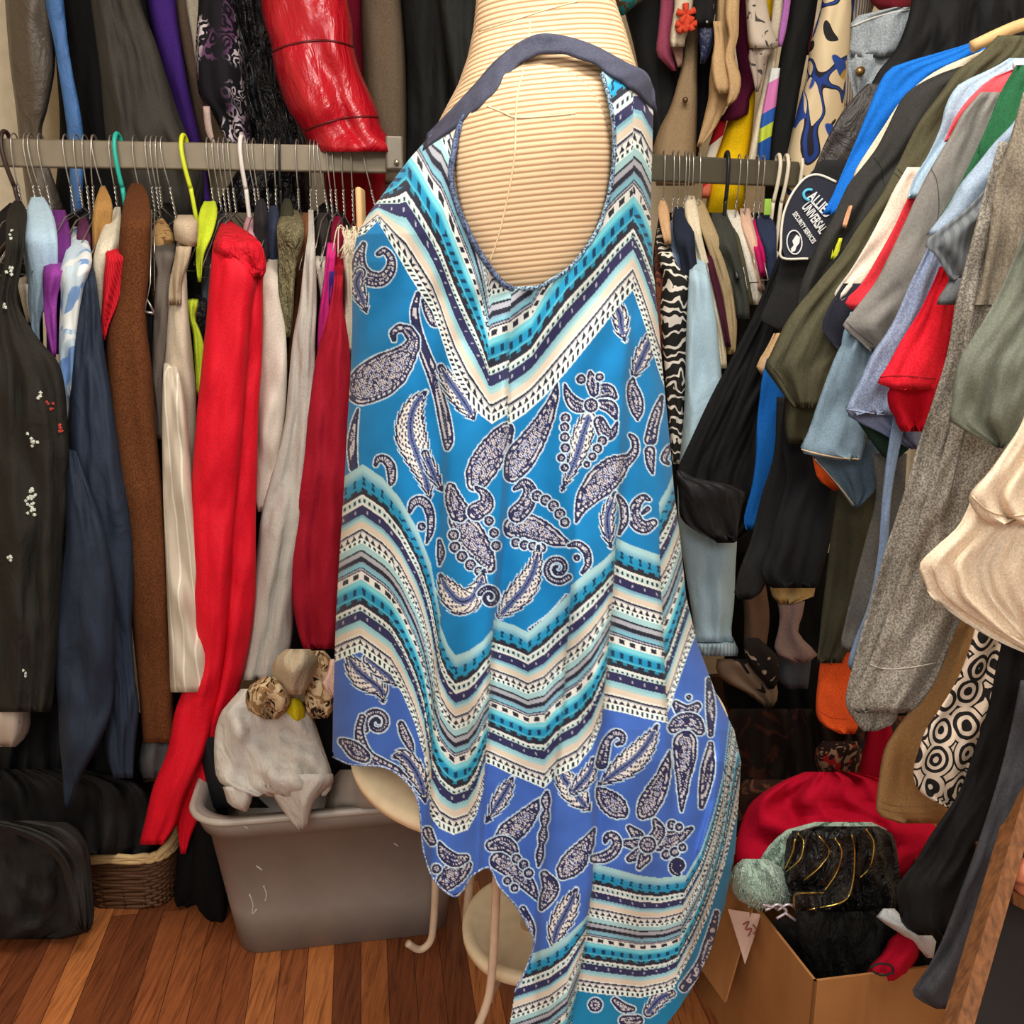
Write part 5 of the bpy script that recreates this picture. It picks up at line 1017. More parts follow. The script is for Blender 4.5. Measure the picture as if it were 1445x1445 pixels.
GR('cream_blouse', 'cream blouse with a pointed collar between the navy and khaki shirts', 'blouse', [(276, 968, 980), (300, 966, 986), (340, 976, 992), (400, 990, 1008), (460, 1006, 1022), (520, 1014, 1026)], fab((226, 212, 182)), .13)
GR('maroon_shirt', 'narrow maroon garment edge beside the light blue trousers', 'shirt', [(330, 986, 996), (380, 1000, 1010), (430, 1012, 1022), (490, 1024, 1032)], fab((72, 30, 46)), .155, .08)
GR('khaki_shirt', 'khaki shirt hanging left of the thick black hanger', 'shirt', [(282, 978, 992), (310, 984, 1004), (350, 998, 1020), (400, 1014, 1034), (450, 1024, 1040), (500, 1026, 1038)], fab((176, 154, 116)), .12)
GR('grey_jacket', 'dark grey-green jacket on the thick black hanger', 'jacket', [(300, 1004, 1024), (325, 1004, 1036), (370, 1020, 1046), (410, 1034, 1056), (450, 1040, 1058)], fab((66, 68, 62)), .14)
GR('olive_jacket', 'olive jacket with a hood tie right of the thick black hanger', 'jacket', [(308, 1022, 1034), (330, 1026, 1042), (370, 1034, 1052), (430, 1048, 1064)], fab((80, 78, 56)), .12)
GR('white_tee', 'white t-shirt right of the olive jacket', 't-shirt', [(296, 1024, 1040), (320, 1030, 1052), (350, 1036, 1064), (400, 1052, 1076), (430, 1058, 1074)], fab((228, 222, 206)), .09)
GR('blush_blouse', 'blush pink top between the white t-shirt and the magenta top', 'blouse', [(294, 1044, 1058), (320, 1046, 1064), (360, 1058, 1074), (410, 1066, 1080)], fab((224, 186, 162)), .11)
GR('magenta_blouse', 'magenta top right of the blush pink top', 'blouse', [(306, 1056, 1066), (330, 1058, 1074), (360, 1066, 1082), (390, 1072, 1084)], fab((190, 30, 96)), .13)
GR('denim_skirt', 'dark denim waistband hanging at the end of the short rail', 'skirt', [(302, 1070, 1082), (315, 1066, 1094), (335, 1072, 1096), (360, 1080, 1096), (420, 1084, 1098)], fab((48, 58, 84)), .15)
V, Fc = box(P(1083, 292, 2.02), .014, .004, .032, .001); o = link('price_tag', V, Fc, plain((150, 196, 70), .6)); tag(o, 'small lime green tag above the dark denim waistband', 'tag')

# ------------------------------------------------------------------ shirts on the side rail, farthest first
def W(name, label, cat, rows, Y, mat, parent=None, **kw):
    kw['dep'] = min(kw.get('dep', .018), .018); kw.setdefault('bulge', .10); kw.setdefault('nf', 4); kw.setdefault('amp', .009); kw['amp'] = min(kw['amp'], .011); kw.setdefault('back', .8)
    return G(name, label, cat, rows, Y, mat, parent, **kw)
dj = thing('denim_jacket', 'grey denim jacket collar with a metal button above the black coat', 'jacket', P(1240, 150, 1.736))
DN = fab((126, 134, 140), (160, 166, 168), .7, .9)
djc = W('collar', None, '', [(10, 1262, 1294), (20, 1216, 1292), (30, 1200, 1290), (45, 1200, 1284), (60, 1199, 1276), (75, 1199, 1266), (80, 1200, 1262)], 1.728, DN, dj)
djp = W('placket', None, '', [(76, 1196, 1266), (90, 1195, 1254), (110, 1198, 1240), (130, 1204, 1226), (146, 1204, 1212)], 1.736, DN, dj)
stroke([(1201, 38), (1230, 26), (1262, 17), (1288, 13)], djc, .0016, plain((190, 190, 180), .8), 'collar_edge')
b0 = surf(djp, 1213, 101, 0); V, Fc = tube([b0, b0 + np.array([0, -.006, 0])], .0075, 14); link('button', V, Fc, plain((150, 118, 74), .3, .8), djp)
bk = thing('long_black_coat', 'long black coat in front of the light blue trousers on the side rail', 'coat', P(1010, 768, 1.70))
W('body', None, '', [(-40, 1290, 1500), (0, 1286, 1500), (30, 1280, 1500), (70, 1264, 1500), (100, 1240, 1500), (130, 1222, 1480), (160, 1192, 1440), (200, 1168, 1400), (240, 1150, 1380), (300, 1126, 1330), (345, 1105, 1250), (400, 1082, 1190), (440, 1065, 1170), (500, 1035, 1150), (560, 1003, 1140), (620, 975, 1120), (662, 956, 1110), (680, 956, 1102), (700, 958, 1096), (730, 960, 1090), (748, 980, 1062), (760, 1006, 1046), (766, 1012, 1036)], 1.70, fab((22, 22, 23), None, .5, .75, .2), bk, amp=.010, wr=.006, nf=3)
W('sleeve', None, '', [(118, 1224, 1300), (150, 1194, 1270), (190, 1170, 1240), (230, 1152, 1210), (260, 1140, 1190)], 1.655, gloss((50, 44, 42), .5, .6), bk, nf=2)
W('cuff', None, '', [(664, 955, 962), (676, 955, 985), (690, 957, 1050), (720, 960, 1046), (745, 975, 1042), (764, 1010, 1040)], 1.672, fab((24, 24, 26), None, .7, .5, .4), bk, nf=3)
pt = thing('black_polo', 'black short-sleeved shirt with a white outlined sleeve patch', 'shirt', P(1130, 470, 1.62))
W('sleeve', None, '', [(226, 1160, 1270), (244, 1144, 1262), (262, 1128, 1250), (300, 1112, 1240), (340, 1104, 1225), (370, 1100, 1210), (410, 1089, 1190), (440, 1076, 1170), (452, 1071, 1160), (462, 1090, 1150), (470, 1104, 1140)], 1.615, fab((40, 40, 40)), pt, nf=1, amp=.003, wr=.001, bulge=.03)
W('body', None, '', [(400, 1120, 1190), (470, 1104, 1180), (540, 1100, 1170), (640, 1090, 1160)], 1.64, fab((30, 30, 31)), pt)
YP = 1.6125
def flat(px, Y, mat, name, parent, th=.0012):
    n = len(px); V = [P(a, b, Y) for a, b in px] + [P(a, b, Y + th) for a, b in px]
    Fc = [tuple(range(n)), tuple(range(2 * n - 1, n - 1, -1))] + [(i, (i + 1) % n, n + (i + 1) % n, n + i) for i in range(n)]
    return link(name, V, Fc, mat, parent, shade=False)
outline = [(1146, 246), (1160, 247), (1178, 256), (1200, 275), (1192, 320), (1160, 360), (1140, 366), (1108, 363), (1103, 350), (1102, 325), (1106, 300), (1114, 280), (1127, 260)]
YS = 1.585
pa = flat(outline, YS, plain((34, 36, 48), .8), 'patch', pt); pa['label'] = 'dark sleeve patch with white border'
stroke([(1140, 365), (1104, 364), (1102, 345), (1103, 320), (1107, 298), (1117, 275), (1132, 255), (1146, 247), (1160, 248), (1180, 257)], YS - .0005, .0021, plain((232, 224, 206), .7), 'patch_border', pa)
def lettering(txt, u, v, ang, size, mat, parent, Y, sx=1.0):
    c = bpy.data.curves.new('lettering', 'FONT'); c.body = txt; c.size = size; c.extrude = .0005; c.offset = size * .022
    t = bpy.data.objects.new('t', c); COL.objects.link(t)
    dg = bpy.context.evaluated_depsgraph_get(); me = bpy.data.meshes.new_from_object(t.evaluated_get(dg)); bpy.data.objects.remove(t)
    co = np.empty(len(me.vertices) * 3); me.vertices.foreach_get('co', co); co = co.reshape(-1, 3)
    a = math.radians(ang); x, y = co[:, 0] * sx, co[:, 1]
    o3 = P(u, v, Y); W3 = np.stack([o3[0] + x * math.cos(a) - y * math.sin(a), o3[1] - co[:, 2], o3[2] + x * math.sin(a) + y * math.cos(a)], -1)
    loc = W3.mean(0); me.vertices.foreach_set('co', (W3 - loc).ravel()); me.update(); me.materials.append(mat)
    o = bpy.data.objects.new('lettering', me); COL.objects.link(o); o.parent = parent; o['wloc'] = [float(q) for q in loc]
    o.location = Vector(loc) - Vector(parent['wloc']); return o
wl = plain((228, 228, 226), .7); YT = YS - .0018
lettering('ALLIED', 1139, 279, -44, .024, wl, pa, YT, .62)
lettering('UNIVERSAL', 1131, 292, -52, .0215, wl, pa, YT, .50)
lettering('SECURITY SERVICES', 1118, 302, -52, .0110, wl, pa, YT, .62)
stroke([(1146, 268), (1139, 268), (1134, 273), (1136, 280), (1142, 283)], YT, .0024, plain((90, 190, 222), .7), 'swoosh', pa)
gl = [(1121 + 11.5 * math.cos(a) * .9 + 2 * math.sin(a), 342 + 16.5 * math.sin(a) - 2 * math.cos(a)) for a in np.linspace(0, 2 * math.pi, 22)]
stroke(gl, YT, .0012, wl, 'globe_ring', pa)
flat([(1124, 331), (1129, 335), (1128, 343), (1124, 348), (1122, 354), (1117, 356), (1116, 351), (1120, 346), (1118, 340)], YT, wl, 'globe_land', pa)
W('tan_tee', 'tan sleeve hem edge under the black polo sleeve', 't-shirt', [(470, 1092, 1112), (490, 1082, 1106), (510, 1070, 1098), (522, 1067, 1092), (529, 1074, 1086)], 1.60, fab((196, 160, 118)), nf=1)
bs = thing('blue_shirt', 'bright royal blue shirt with a sloping shoulder on the side rail', 'shirt', P(1100, 748, 1.53))
BL = fab((28, 112, 206), None, .25, .8)
W('shoulder', None, '', [(56, 1380, 1390), (66, 1352, 1392), (80, 1304, 1390), (92, 1264, 1370), (105, 1248, 1340), (130, 1235, 1310), (160, 1223, 1290), (200, 1207, 1262), (240, 1190, 1236), (275, 1175, 1212), (303, 1160, 1190)], 1.545, BL, bs, nf=2)
W('body', None, '', [(506, 1082, 1120), (530, 1076, 1114), (560, 1072, 1108), (600, 1068, 1102), (650, 1066, 1096), (690, 1060, 1084), (730, 1050, 1068), (748, 1053, 1062)], 1.56, fab((26, 98, 176), None, .25), bs, nf=2)
W('cream_shirt', 'cream shirt edge directly below the blue shirt shoulder', 'shirt', [(64, 1400, 1460), (76, 1376, 1450), (90, 1340, 1440), (110, 1306, 1400), (140, 1273, 1340), (180, 1246, 1310), (210, 1226, 1290), (240, 1207, 1256), (256, 1203, 1240)], 1.50, fab((224, 212, 184)), nf=1)
cht = W('charcoal_tee', 'charcoal t-shirt between the cream shirt and the olive shirt', 't-shirt', [(84, 1390, 1440), (100, 1336, 1430), (120, 1294, 1400), (140, 1272, 1400), (180, 1252, 1380), (210, 1236, 1360), (240, 1213, 1330), (260, 1197, 1310), (300, 1178, 1270), (340, 1156, 1240), (400, 1130, 1200), (440, 1122, 1180)], 1.455, fab((56, 55, 52), None, .4), nf=3)
for px, c, lab in (([(290, 1198, 1203), (306, 1192, 1199), (322, 1188, 1194)], (220, 168, 130), 'pale orange sleeve edge between the charcoal and olive shirts'), ([(336, 1184, 1189), (348, 1179, 1186), (358, 1176, 1183), (366, 1172, 1176)], (204, 206, 50), 'lime yellow sleeve edge between the charcoal and olive shirts')):
    W('shirt_edge', lab, 'shirt', px, 1.43, fab(c), nf=0, dep=.02)
ol = thing('olive_shirt', 'dark olive short-sleeved shirt with a wide sleeve hem', 'shirt', P(1130, 625, 1.40))
OL = fab((84, 80, 60), None, .5, .8)
ols = W('sleeve', None, '', [(50, 1408, 1470), (75, 1384, 1460), (100, 1350, 1440), (130, 1328, 1430), (170, 1298, 1400), (200, 1282, 1380), (240, 1263, 1350), (280, 1240, 1330), (320, 1211, 1300), (360, 1186, 1270), (400, 1152, 1250), (450, 1112, 1225), (500, 1087, 1205), (518, 1079, 1190), (535, 1090, 1180), (560, 1108, 1166), (575, 1120, 1155)], 1.405, OL, ol, amp=.010)
W('lower_fold', None, '', [(500, 1120, 1190), (540, 1112, 1182), (580, 1108, 1164), (605, 1108, 1150), (620, 1110, 1144), (626, 1112, 1138)], 1.425, fab((72, 70, 52), None, .5), ol, nf=2)
stroke([(1085, 512), (1102, 535), (1122, 562)], ols, .0008, plain((60, 58, 42), .9), 'hem_stitch')
W('dark_tee', 'nearly black t-shirt sleeve below the grey t-shirt hem', 't-shirt', [(400, 1190, 1230), (440, 1166, 1220), (466, 1160, 1210), (480, 1170, 1205), (496, 1184, 1200)], 1.372, fab((44, 44, 54)), nf=1, dep=.02)
W('white_tee', 'white t-shirt sleeve edge beside the red one on the side rail', 't-shirt', [(236, 1280, 1310), (270, 1260, 1300), (300, 1246, 1290), (340, 1225, 1260), (380, 1201, 1232), (412, 1178, 1206), (424, 1180, 1188)], 1.372, fab((230, 222, 200)), nf=1, dep=.02)
W('red_tee', 'light red t-shirt sleeve edge between the white and grey t-shirts', 't-shirt', [(230, 1302, 1320), (260, 1290, 1310), (290, 1276, 1300), (320, 1262, 1290), (360, 1240, 1270), (400, 1216, 1246), (424, 1193, 1226), (437, 1200, 1212)], 1.345, fab((216, 54, 64)), nf=1, dep=.02)
W('blue_shirt', 'washed light blue shirt with a rolled collar edge near the top', 'shirt', [(82, 1424, 1452), (92, 1408, 1450), (104, 1384, 1448), (120, 1352, 1430), (150, 1334, 1400), (180, 1327, 1380), (220, 1309, 1350), (250, 1290, 1330), (280, 1280, 1310)], 1.335, fab((150, 172, 190), (170, 190, 204), .5), nf=3)
W('blue_sleeve_shirt', 'washed blue sleeve hanging below the grey t-shirt hem', 'shirt', [(440, 1200, 1240), (470, 1190, 1234), (490, 1187, 1232), (520, 1190, 1228), (545, 1198, 1216), (558, 1201, 1206)], 1.335, fab((124, 152, 172), None, .6), nf=2, dep=.02)
W('coral_shirt', 'coral pink shirt edge above the green t-shirt', 'shirt', [(98, 1428, 1460), (110, 1400, 1456), (130, 1376, 1440), (150, 1358, 1420), (170, 1345, 1400), (188, 1337, 1380), (200, 1332, 1370)], 1.31, fab((232, 88, 96)), nf=1, dep=.02)
gt = thing('grey_tee', 'medium grey short-sleeved t-shirt with a stitched hem', 't-shirt', P(1225, 492, 1.28))
GT = fab((122, 118, 112), (134, 130, 124), .4)
gts = W('sleeve', None, '', [(130, 1384, 1420), (160, 1358, 1410), (190, 1342, 1400), (240, 1312, 1385), (280, 1292, 1370), (320, 1274, 1355), (360, 1255, 1335), (400, 1234, 1310), (440, 1203, 1285), (460, 1189, 1272), (475, 1205, 1262), (492, 1224, 1250), (496, 1228, 1240)], 1.285, GT, gt, nf=2, amp=.006)
stroke([(1194, 454), (1212, 470), (1232, 486)], gts, .0007, plain((96, 92, 88), .9), 'hem_stitch')
grt = W('green_tee', 'dark green t-shirt under the grey plaid sleeve', 't-shirt', [(92, 1434, 1500), (130, 1412, 1490), (170, 1396, 1480), (220, 1374, 1450), (260, 1354, 1420), (300, 1330, 1390), (320, 1318, 1370)], 1.255, fab((42, 96, 62), None, .5), nf=3)
hb = thing('heather_blue_tee', 'heather blue-grey t-shirt sleeve left of the red shirt', 't-shirt', P(1260, 635, 1.23))
HB = fab((116, 130, 158), (150, 162, 184), .6)
hbs = W('sleeve', None, '', [(320, 1320, 1350), (360, 1304, 1348), (400, 1284, 1344), (440, 1267, 1342), (465, 1254, 1340), (500, 1230, 1340), (540, 1211, 1335), (565, 1199, 1325), (580, 1191, 1318), (586, 1198, 1316)], 1.235, HB, hb, nf=3, amp=.009)
W('lower_hem', None, '', [(575, 1200, 1318), (590, 1198, 1312), (605, 1232, 1304), (620, 1258, 1300), (634, 1286, 1298)], 1.25, fab((120, 128, 156)), hb, nf=2)
stroke([(1193, 577), (1230, 583), (1290, 590)], hbs, .0008, plain((160, 170, 190), .9), 'hem_stitch')
rs = thing('red_shirt', 'bright red t-shirt with layered hems tucked under the grey plaid sleeve', 't-shirt', P(1285, 608, 1.20))
RS = fab((214, 26, 42), (226, 40, 56), .4)
rss = W('sleeve', None, '', [(376, 1326, 1350), (400, 1316, 1350), (440, 1297, 1346), (480, 1272, 1340), (520, 1250, 1335), (538, 1238, 1328), (546, 1244, 1326), (550, 1262, 1318)], 1.195, RS, rs, nf=3, amp=.009)
W('lower_hem', None, '', [(535, 1262, 1326), (556, 1252, 1322), (580, 1256, 1316), (590, 1264, 1312), (603, 1266, 1308), (609, 1272, 1304)], 1.21, fab((196, 16, 36)), rs, nf=3, amp=.008)
stroke([(1242, 532), (1270, 530), (1320, 534)], rss, .0008, plain((160, 14, 30), .9), 'hem_stitch')
tb = thing('tan_edged_shirt', 'grey-blue shirt with tan edged cuffs below the blue t-shirt', 'shirt', P(1205, 716, 1.35))
TB = fab((112, 132, 146), (126, 146, 158), .5)
tbu = W('upper_cuff', None, '', [(430, 1212, 1240), (470, 1196, 1240), (500, 1180, 1238), (540, 1164, 1238), (580, 1150, 1234), (610, 1140, 1226), (636, 1129, 1219), (644, 1150, 1216), (650, 1185, 1214)], 1.30, TB, tb, nf=3, amp=.008)
tbl = W('lower_cuff', None, '', [(620, 1150, 1245), (645, 1146, 1244), (665, 1164, 1240), (690, 1184, 1236), (706, 1196, 1222), (716, 1203, 1212)], 1.335, fab((88, 106, 120)), tb, nf=2)
te = plain((206, 176, 138), .8)
stroke([(1131, 634), (1152, 640), (1185, 646), (1212, 648)], tbu, .0012, te, 'tan_edging'); stroke([(1150, 648), (1168, 667), (1188, 691), (1205, 713)], tbl, .0012, te, 'tan_edging')
W('green_hem_tee', 'dark green hem hanging below the heather blue t-shirt', 't-shirt', [(590, 1206, 1300), (612, 1222, 1292), (632, 1236, 1284), (646, 1248, 1268)], 1.272, fab((36, 56, 44)), nf=2, dep=.02)
W('orange_tee', 'small bright orange hem behind the tan edged grey-blue cuff', 't-shirt', [(640, 1146, 1186), (662, 1150, 1190), (678, 1156, 1192), (692, 1176, 1190)], 1.43, fab((234, 92, 36)), nf=1, dep=.02)
W('black_trousers', 'black trousers below the olive shirt, its hem above a mustard cloth', 'trousers', [(540, 1110, 1200), (620, 1102, 1195), (680, 1108, 1185), (740, 1092, 1176), (780, 1082, 1168), (805, 1074, 1160), (820, 1078, 1157), (830, 1090, 1152)], 1.475, fab((36, 36, 37), None, .4), amp=.010)
W('black_leggings', 'slim black leggings between the blue shirt tail and the black trousers', 'leggings', [(560, 1096, 1140), (640, 1092, 1130), (700, 1074, 1118), (760, 1060, 1106), (800, 1045, 1092), (836, 1036, 1074), (846, 1042, 1060)], 1.52, fab((42, 41, 40)), nf=2)
W('mustard_cloth', 'mustard and cream cloth hanging below the black trousers hem', 'cloth', [(800, 1086, 1150), (826, 1086, 1150), (842, 1090, 1148), (852, 1100, 1120)], 1.53, fab((196, 166, 108), None, .5), nf=3, amp=.014)
W('mauve_sock', 'dusty mauve sock-shaped cloth below the mustard cloth', 'sock', [(848, 1097, 1136), (870, 1100, 1132), (890, 1098, 1126), (905, 1094, 1136), (918, 1093, 1150), (928, 1102, 1154), (935, 1120, 1140)], 1.545, fab((140, 116, 108), None, .5), nf=2)
W('olive_trousers', 'long dark olive trousers with a stitched cuff in the middle of the side rail', 'trousers', [(560, 1190, 1260), (640, 1190, 1256), (700, 1181, 1250), (760, 1172, 1246), (820, 1165, 1238), (870, 1159, 1225), (905, 1156, 1208), (925, 1153, 1192), (936, 1154, 1188)], 1.385, fab((66, 63, 48), None, .3), amp=.008)
W('charcoal_joggers', 'dark charcoal joggers between the olive trousers and heather grey sweatpants', 'trousers', [(640, 1230, 1280), (700, 1236, 1276), (760, 1222, 1268), (820, 1206, 1256), (880, 1192, 1240), (908, 1187, 1226), (920, 1196, 1214)], 1.30, fab((86, 84, 80), (100, 98, 94), .4), nf=2)
W('pale_blue_trousers', 'thin pale blue trouser leg beside the heather grey sweatpants', 'trousers', [(580, 1262, 1282), (640, 1252, 1268), (700, 1245, 1258), (780, 1239, 1252), (850, 1226, 1240), (900, 1207, 1226), (936, 1196, 1214), (946, 1200, 1208)], 1.235, fab((128, 148, 176)), nf=1, dep=.02)
orj = W('orange_joggers', 'bright orange cuff hanging below the dark olive trousers', 'trousers', [(880, 1164, 1230), (930, 1158, 1222), (960, 1154, 1218), (1000, 1151, 1214), (1018, 1156, 1212), (1030, 1172, 1210), (1036, 1186, 1206)], 1.41, fab((236, 92, 40), None, .3), nf=2)
stroke([(1155, 1002), (1172, 1012), (1195, 1014)], orj, .0007, plain((190, 70, 26), .9), 'hem_stitch')
pl_ = thing('plaid_shirt', 'grey plaid shirt with a light blue lining edge and folded short sleeve', 'shirt', P(1340, 428, 1.16))
W('lining', None, '', [(160, 1440, 1480), (180, 1424, 1470), (200, 1404, 1460), (230, 1380, 1440), (260, 1355, 1420), (290, 1338, 1400), (310, 1324, 1380), (332, 1306, 1350)], 1.185, fab((152, 168, 186)), pl_, nf=1, dep=.02)
W('sleeve', None, '', [(190, 1440, 1490), (230, 1416, 1480), (260, 1396, 1460), (290, 1368, 1440), (310, 1344, 1420), (330, 1318, 1410), (345, 1304, 1400), (360, 1320, 1395), (380, 1332, 1390), (396, 1340, 1388)], 1.155, printed((112, 116, 118), [(96, 100, 104)], 34, 'pin', .5), pl_, nf=2)
W('sleeve_cuff', None, '', [(392, 1340, 1390), (405, 1334, 1386), (420, 1324, 1380), (430, 1322, 1376)], 1.16, fab((104, 106, 108)), pl_, nf=1)
hs = thing('heather_sweatpants', 'long heather grey sweatpants with a ribbed cuff on the side rail', 'trousers', P(1260, 1030, 1.08))
HS = fab((104, 98, 88), (156, 148, 136), .3, .95)
hsf = W('front_leg', None, '', [(430, 1366, 1460), (500, 1356, 1450), (560, 1346, 1440), (620, 1336, 1430), (700, 1308, 1400), (780, 1282, 1385), (840, 1262, 1370), (900, 1240, 1345), (940, 1224, 1330), (975, 1206, 1312), (1000, 1198, 1292), (1006, 1210, 1284)], 1.075, HS, hs, amp=.010, nf=4)
W('rear_leg', None, '', [(200, 1410, 1460), (260, 1392, 1450), (320, 1376, 1445), (380, 1360, 1430), (430, 1348, 1420), (500, 1336, 1400), (560, 1318, 1390), (620, 1298, 1380), (700, 1274, 1360), (780, 1248, 1340), (840, 1231, 1320), (900, 1213, 1300), (940, 1203, 1280), (990, 1193, 1270), (1020, 1208, 1262), (1032, 1218, 1236)], 1.115, HS, hs, amp=.012, nf=4)
W('upper_body', None, '', [(130, 1444, 1520), (200, 1424, 1520), (260, 1404, 1520), (330, 1396, 1500), (400, 1384, 1480), (440, 1372, 1470)], 1.10, fab((112, 102, 88), (140, 130, 114), .5, .95), hs, amp=.012)
stroke([(1228, 938), (1250, 944), (1285, 942), (1322, 935)], hsf, .0008, plain((170, 160, 146), .9), 'cuff_stitch')
lns = W('linen_shirt', 'grey-green linen short sleeve shirt beside the cream skirt', 'shirt', [(310, 1450, 1520), (350, 1436, 1520), (390, 1420, 1510), (430, 1401, 1505), (480, 1370, 1495), (510, 1353, 1480), (540, 1346, 1470), (575, 1342, 1455), (592, 1340, 1448), (606, 1358, 1440), (620, 1386, 1430), (632, 1406, 1416)], 1.02, fab((104, 108, 96), (116, 120, 106), .3), nf=3, amp=.008)
tnt = W('tan_trousers', 'tan trouser leg with a double stitched hem above the red fleece', 'trousers', [(860, 1350, 1400), (930, 1328, 1385), (980, 1304, 1372), (1010, 1278, 1362), (1035, 1260, 1356), (1060, 1247, 1350), (1100, 1240, 1346), (1140, 1236, 1342), (1152, 1242, 1338), (1162, 1270, 1326)], 1.155, fab((172, 132, 86), None, .2, .75), nf=2, amp=.006)
for dv in (0, 9): stroke([(1240, 1130 + dv), (1262, 1137 + dv), (1300, 1138 + dv), (1332, 1132 + dv)], tnt, .0006, plain((138, 104, 66), .9), 'hem_stitch')
W('print_dress', 'black and cream chain print dress hem under the cream skirt', 'dress', [(860, 1384, 1440), (920, 1366, 1430), (960, 1350, 1420), (1000, 1326, 1405), (1030, 1306, 1392), (1060, 1296, 1378), (1085, 1289, 1368), (1108, 1292, 1362), (1124, 1306, 1360), (1136, 1328, 1358), (1146, 1350, 1357)], 1.06, printed((34, 31, 30), [(226, 206, 184)], 30, 'links', .5, (1, .2, .8)), nf=3, amp=.010)
cs = thing('cream_skirt', 'cream gathered skirt with a curved hem at the right edge', 'skirt', P(1400, 925, .95))
CS = fab((234, 212, 184), None, .45, .8)
csu = W('upper_tier', None, '', [(560, 1452, 1520), (600, 1440, 1520), (640, 1414, 1520), (670, 1392, 1520), (690, 1373, 1520), (704, 1367, 1520), (716, 1372, 1520), (728, 1380, 1520), (740, 1400, 1520)], .93, CS, cs, amp=.010, bulge=.08)
csl = W('lower_tier', None, '', [(690, 1376, 1520), (720, 1364, 1520), (745, 1350, 1520), (770, 1322, 1520), (795, 1298, 1520), (815, 1302, 1520), (840, 1312, 1520), (860, 1336, 1520), (880, 1364, 1520), (898, 1394, 1520), (914, 1428, 1520), (926, 1456, 1520)], .95, CS, cs, amp=.012, bulge=.08, nf=5)
stroke([(1372, 700), (1386, 714), (1402, 724), (1425, 728), (1450, 726)], csu, .0012, plain((206, 180, 150), .8), 'tier_seam')
stroke([(1316, 800), (1328, 832), (1356, 858), (1392, 880), (1450, 905)], csl, .0008, plain((206, 180, 150), .8), 'hem_stitch')
W('black_dress', 'long black garment hanging beside the cardboard box', 'dress', [(860, 1424, 1520), (940, 1406, 1520), (1000, 1394, 1510), (1060, 1374, 1490), (1120, 1352, 1470), (1180, 1312, 1450), (1215, 1292, 1440), (1250, 1266, 1430), (1280, 1268, 1415), (1305, 1274, 1395), (1320, 1296, 1370)], 1.0, fab((32, 31, 31), None, .6), amp=.016, nf=5)
W('charcoal_trousers', 'charcoal trouser leg hanging in front of the wooden post', 'trousers', [(960, 1440, 1500), (1020, 1428, 1490), (1080, 1414, 1462), (1140, 1396, 1442), (1200, 1376, 1424), (1260, 1354, 1404), (1320, 1332, 1386), (1360, 1312, 1372), (1385, 1295, 1362), (1400, 1287, 1354), (1412, 1298, 1348), (1424, 1322, 1340)], .93, fab((66, 66, 70), None, .5), amp=.010, nf=3)
V, Fc = tube(spline([P(1372, 66, 1.47), P(1410, 48, 1.47), P(1440, 36, 1.47), P(1480, 26, 1.47)], 4), .009, 10); o = link('wooden_hanger', V, Fc, plain((216, 176, 120), .5)); tag(o, 'pale wooden hanger bar above the cream shirt at the top corner', 'hanger')
V, Fc = tube([P(1432, 94, 1.30), P(1490, 76, 1.30)], .006, 10); o = link('plastic_hanger', V, Fc, plain((236, 226, 236), .4)); tag(o, 'white plastic hanger end beside the washed light blue collar', 'hanger')

for o_, px, c in ((cht, [(1233, 222), (1243, 236), (1248, 262)], (30, 30, 28)), (ols, [(1262, 234), (1274, 246), (1286, 266)], (58, 56, 40)), (ols, [(1258, 240), (1270, 252), (1281, 272)], (58, 56, 40)), (gts, [(1313, 236), (1322, 256), (1325, 290), (1322, 316)], (84, 80, 76)), (grt, [(1394, 140), (1388, 170), (1381, 216)], (22, 60, 38)), (hsf, [(1395, 460), (1372, 560), (1340, 700)], (84, 80, 72))):
    stroke(px, o_, .0007, plain(c, .9), 'seam')
# ------------------------------------------------------------------ low on the right: pile, box, bookcase
G('dark_clothes', 'heap of very dark clothes in the shadowed corner behind the box', 'clothes', [(1000, 1030, 1260), (1040, 1020, 1280), (1100, 1010, 1290), (1180, 1000, 1290), (1240, 1000, 1290)], 1.86, printed((34, 24, 20), [(70, 36, 24)], 12, 'blotch', .55), dep=.2, nf=5, amp=.03, wr=.012)  # pile enlarged into a big dark filler, added for the dim background
G('black_coat', 'black coat hanging in the corner above the dark heap', 'coat', [(780, 1040, 1300), (860, 1030, 1300), (960, 1020, 1300), (1010, 1030, 1300)], 1.98, fab((22, 21, 21)), dep=.08, nf=5, amp=.02)
G('red_print_scarf', 'dark scarf with red floral print behind the red fleece', 'scarf', [(1046, 1160, 1210), (1060, 1150, 1216), (1080, 1152, 1216), (1098, 1160, 1210)], 1.62, printed((40, 20, 18), [(150, 30, 24), (150, 120, 90)], 22, 'blotch', .56), dep=.05, nf=3, amp=.014)
G('brown_knit', 'dark brown knit heaped at the right edge of the blue dress', 'sweater', [(1100, 1050, 1110), (1115, 1040, 1130), (1140, 1036, 1120), (1175, 1034, 1100)], 1.66, printed((52, 30, 22), [(96, 60, 40)], 30, 'blotch', .55), dep=.08, nf=3, amp=.014)
G('beige_bra', 'beige and black lace cloth hanging low under the light blue cuffs', 'cloth', [(930, 1012, 1060), (944, 1010, 1084), (960, 1020, 1094), (976, 1050, 1098), (990, 1070, 1096), (1000, 1080, 1090)], 1.80, printed((150, 124, 100), [(34, 28, 24)], 12, 'blotch', .56), dep=.04, nf=3, amp=.012)
G('lace_cloth', 'black and beige lace strip below the mauve cloth', 'cloth', [(900, 1050, 1070), (926, 1052, 1098), (945, 1062, 1104), (962, 1078, 1098), (972, 1084, 1092)], 1.76, printed((36, 30, 28), [(190, 166, 140)], 20, 'blotch', .6), dep=.03, nf=3, amp=.012)
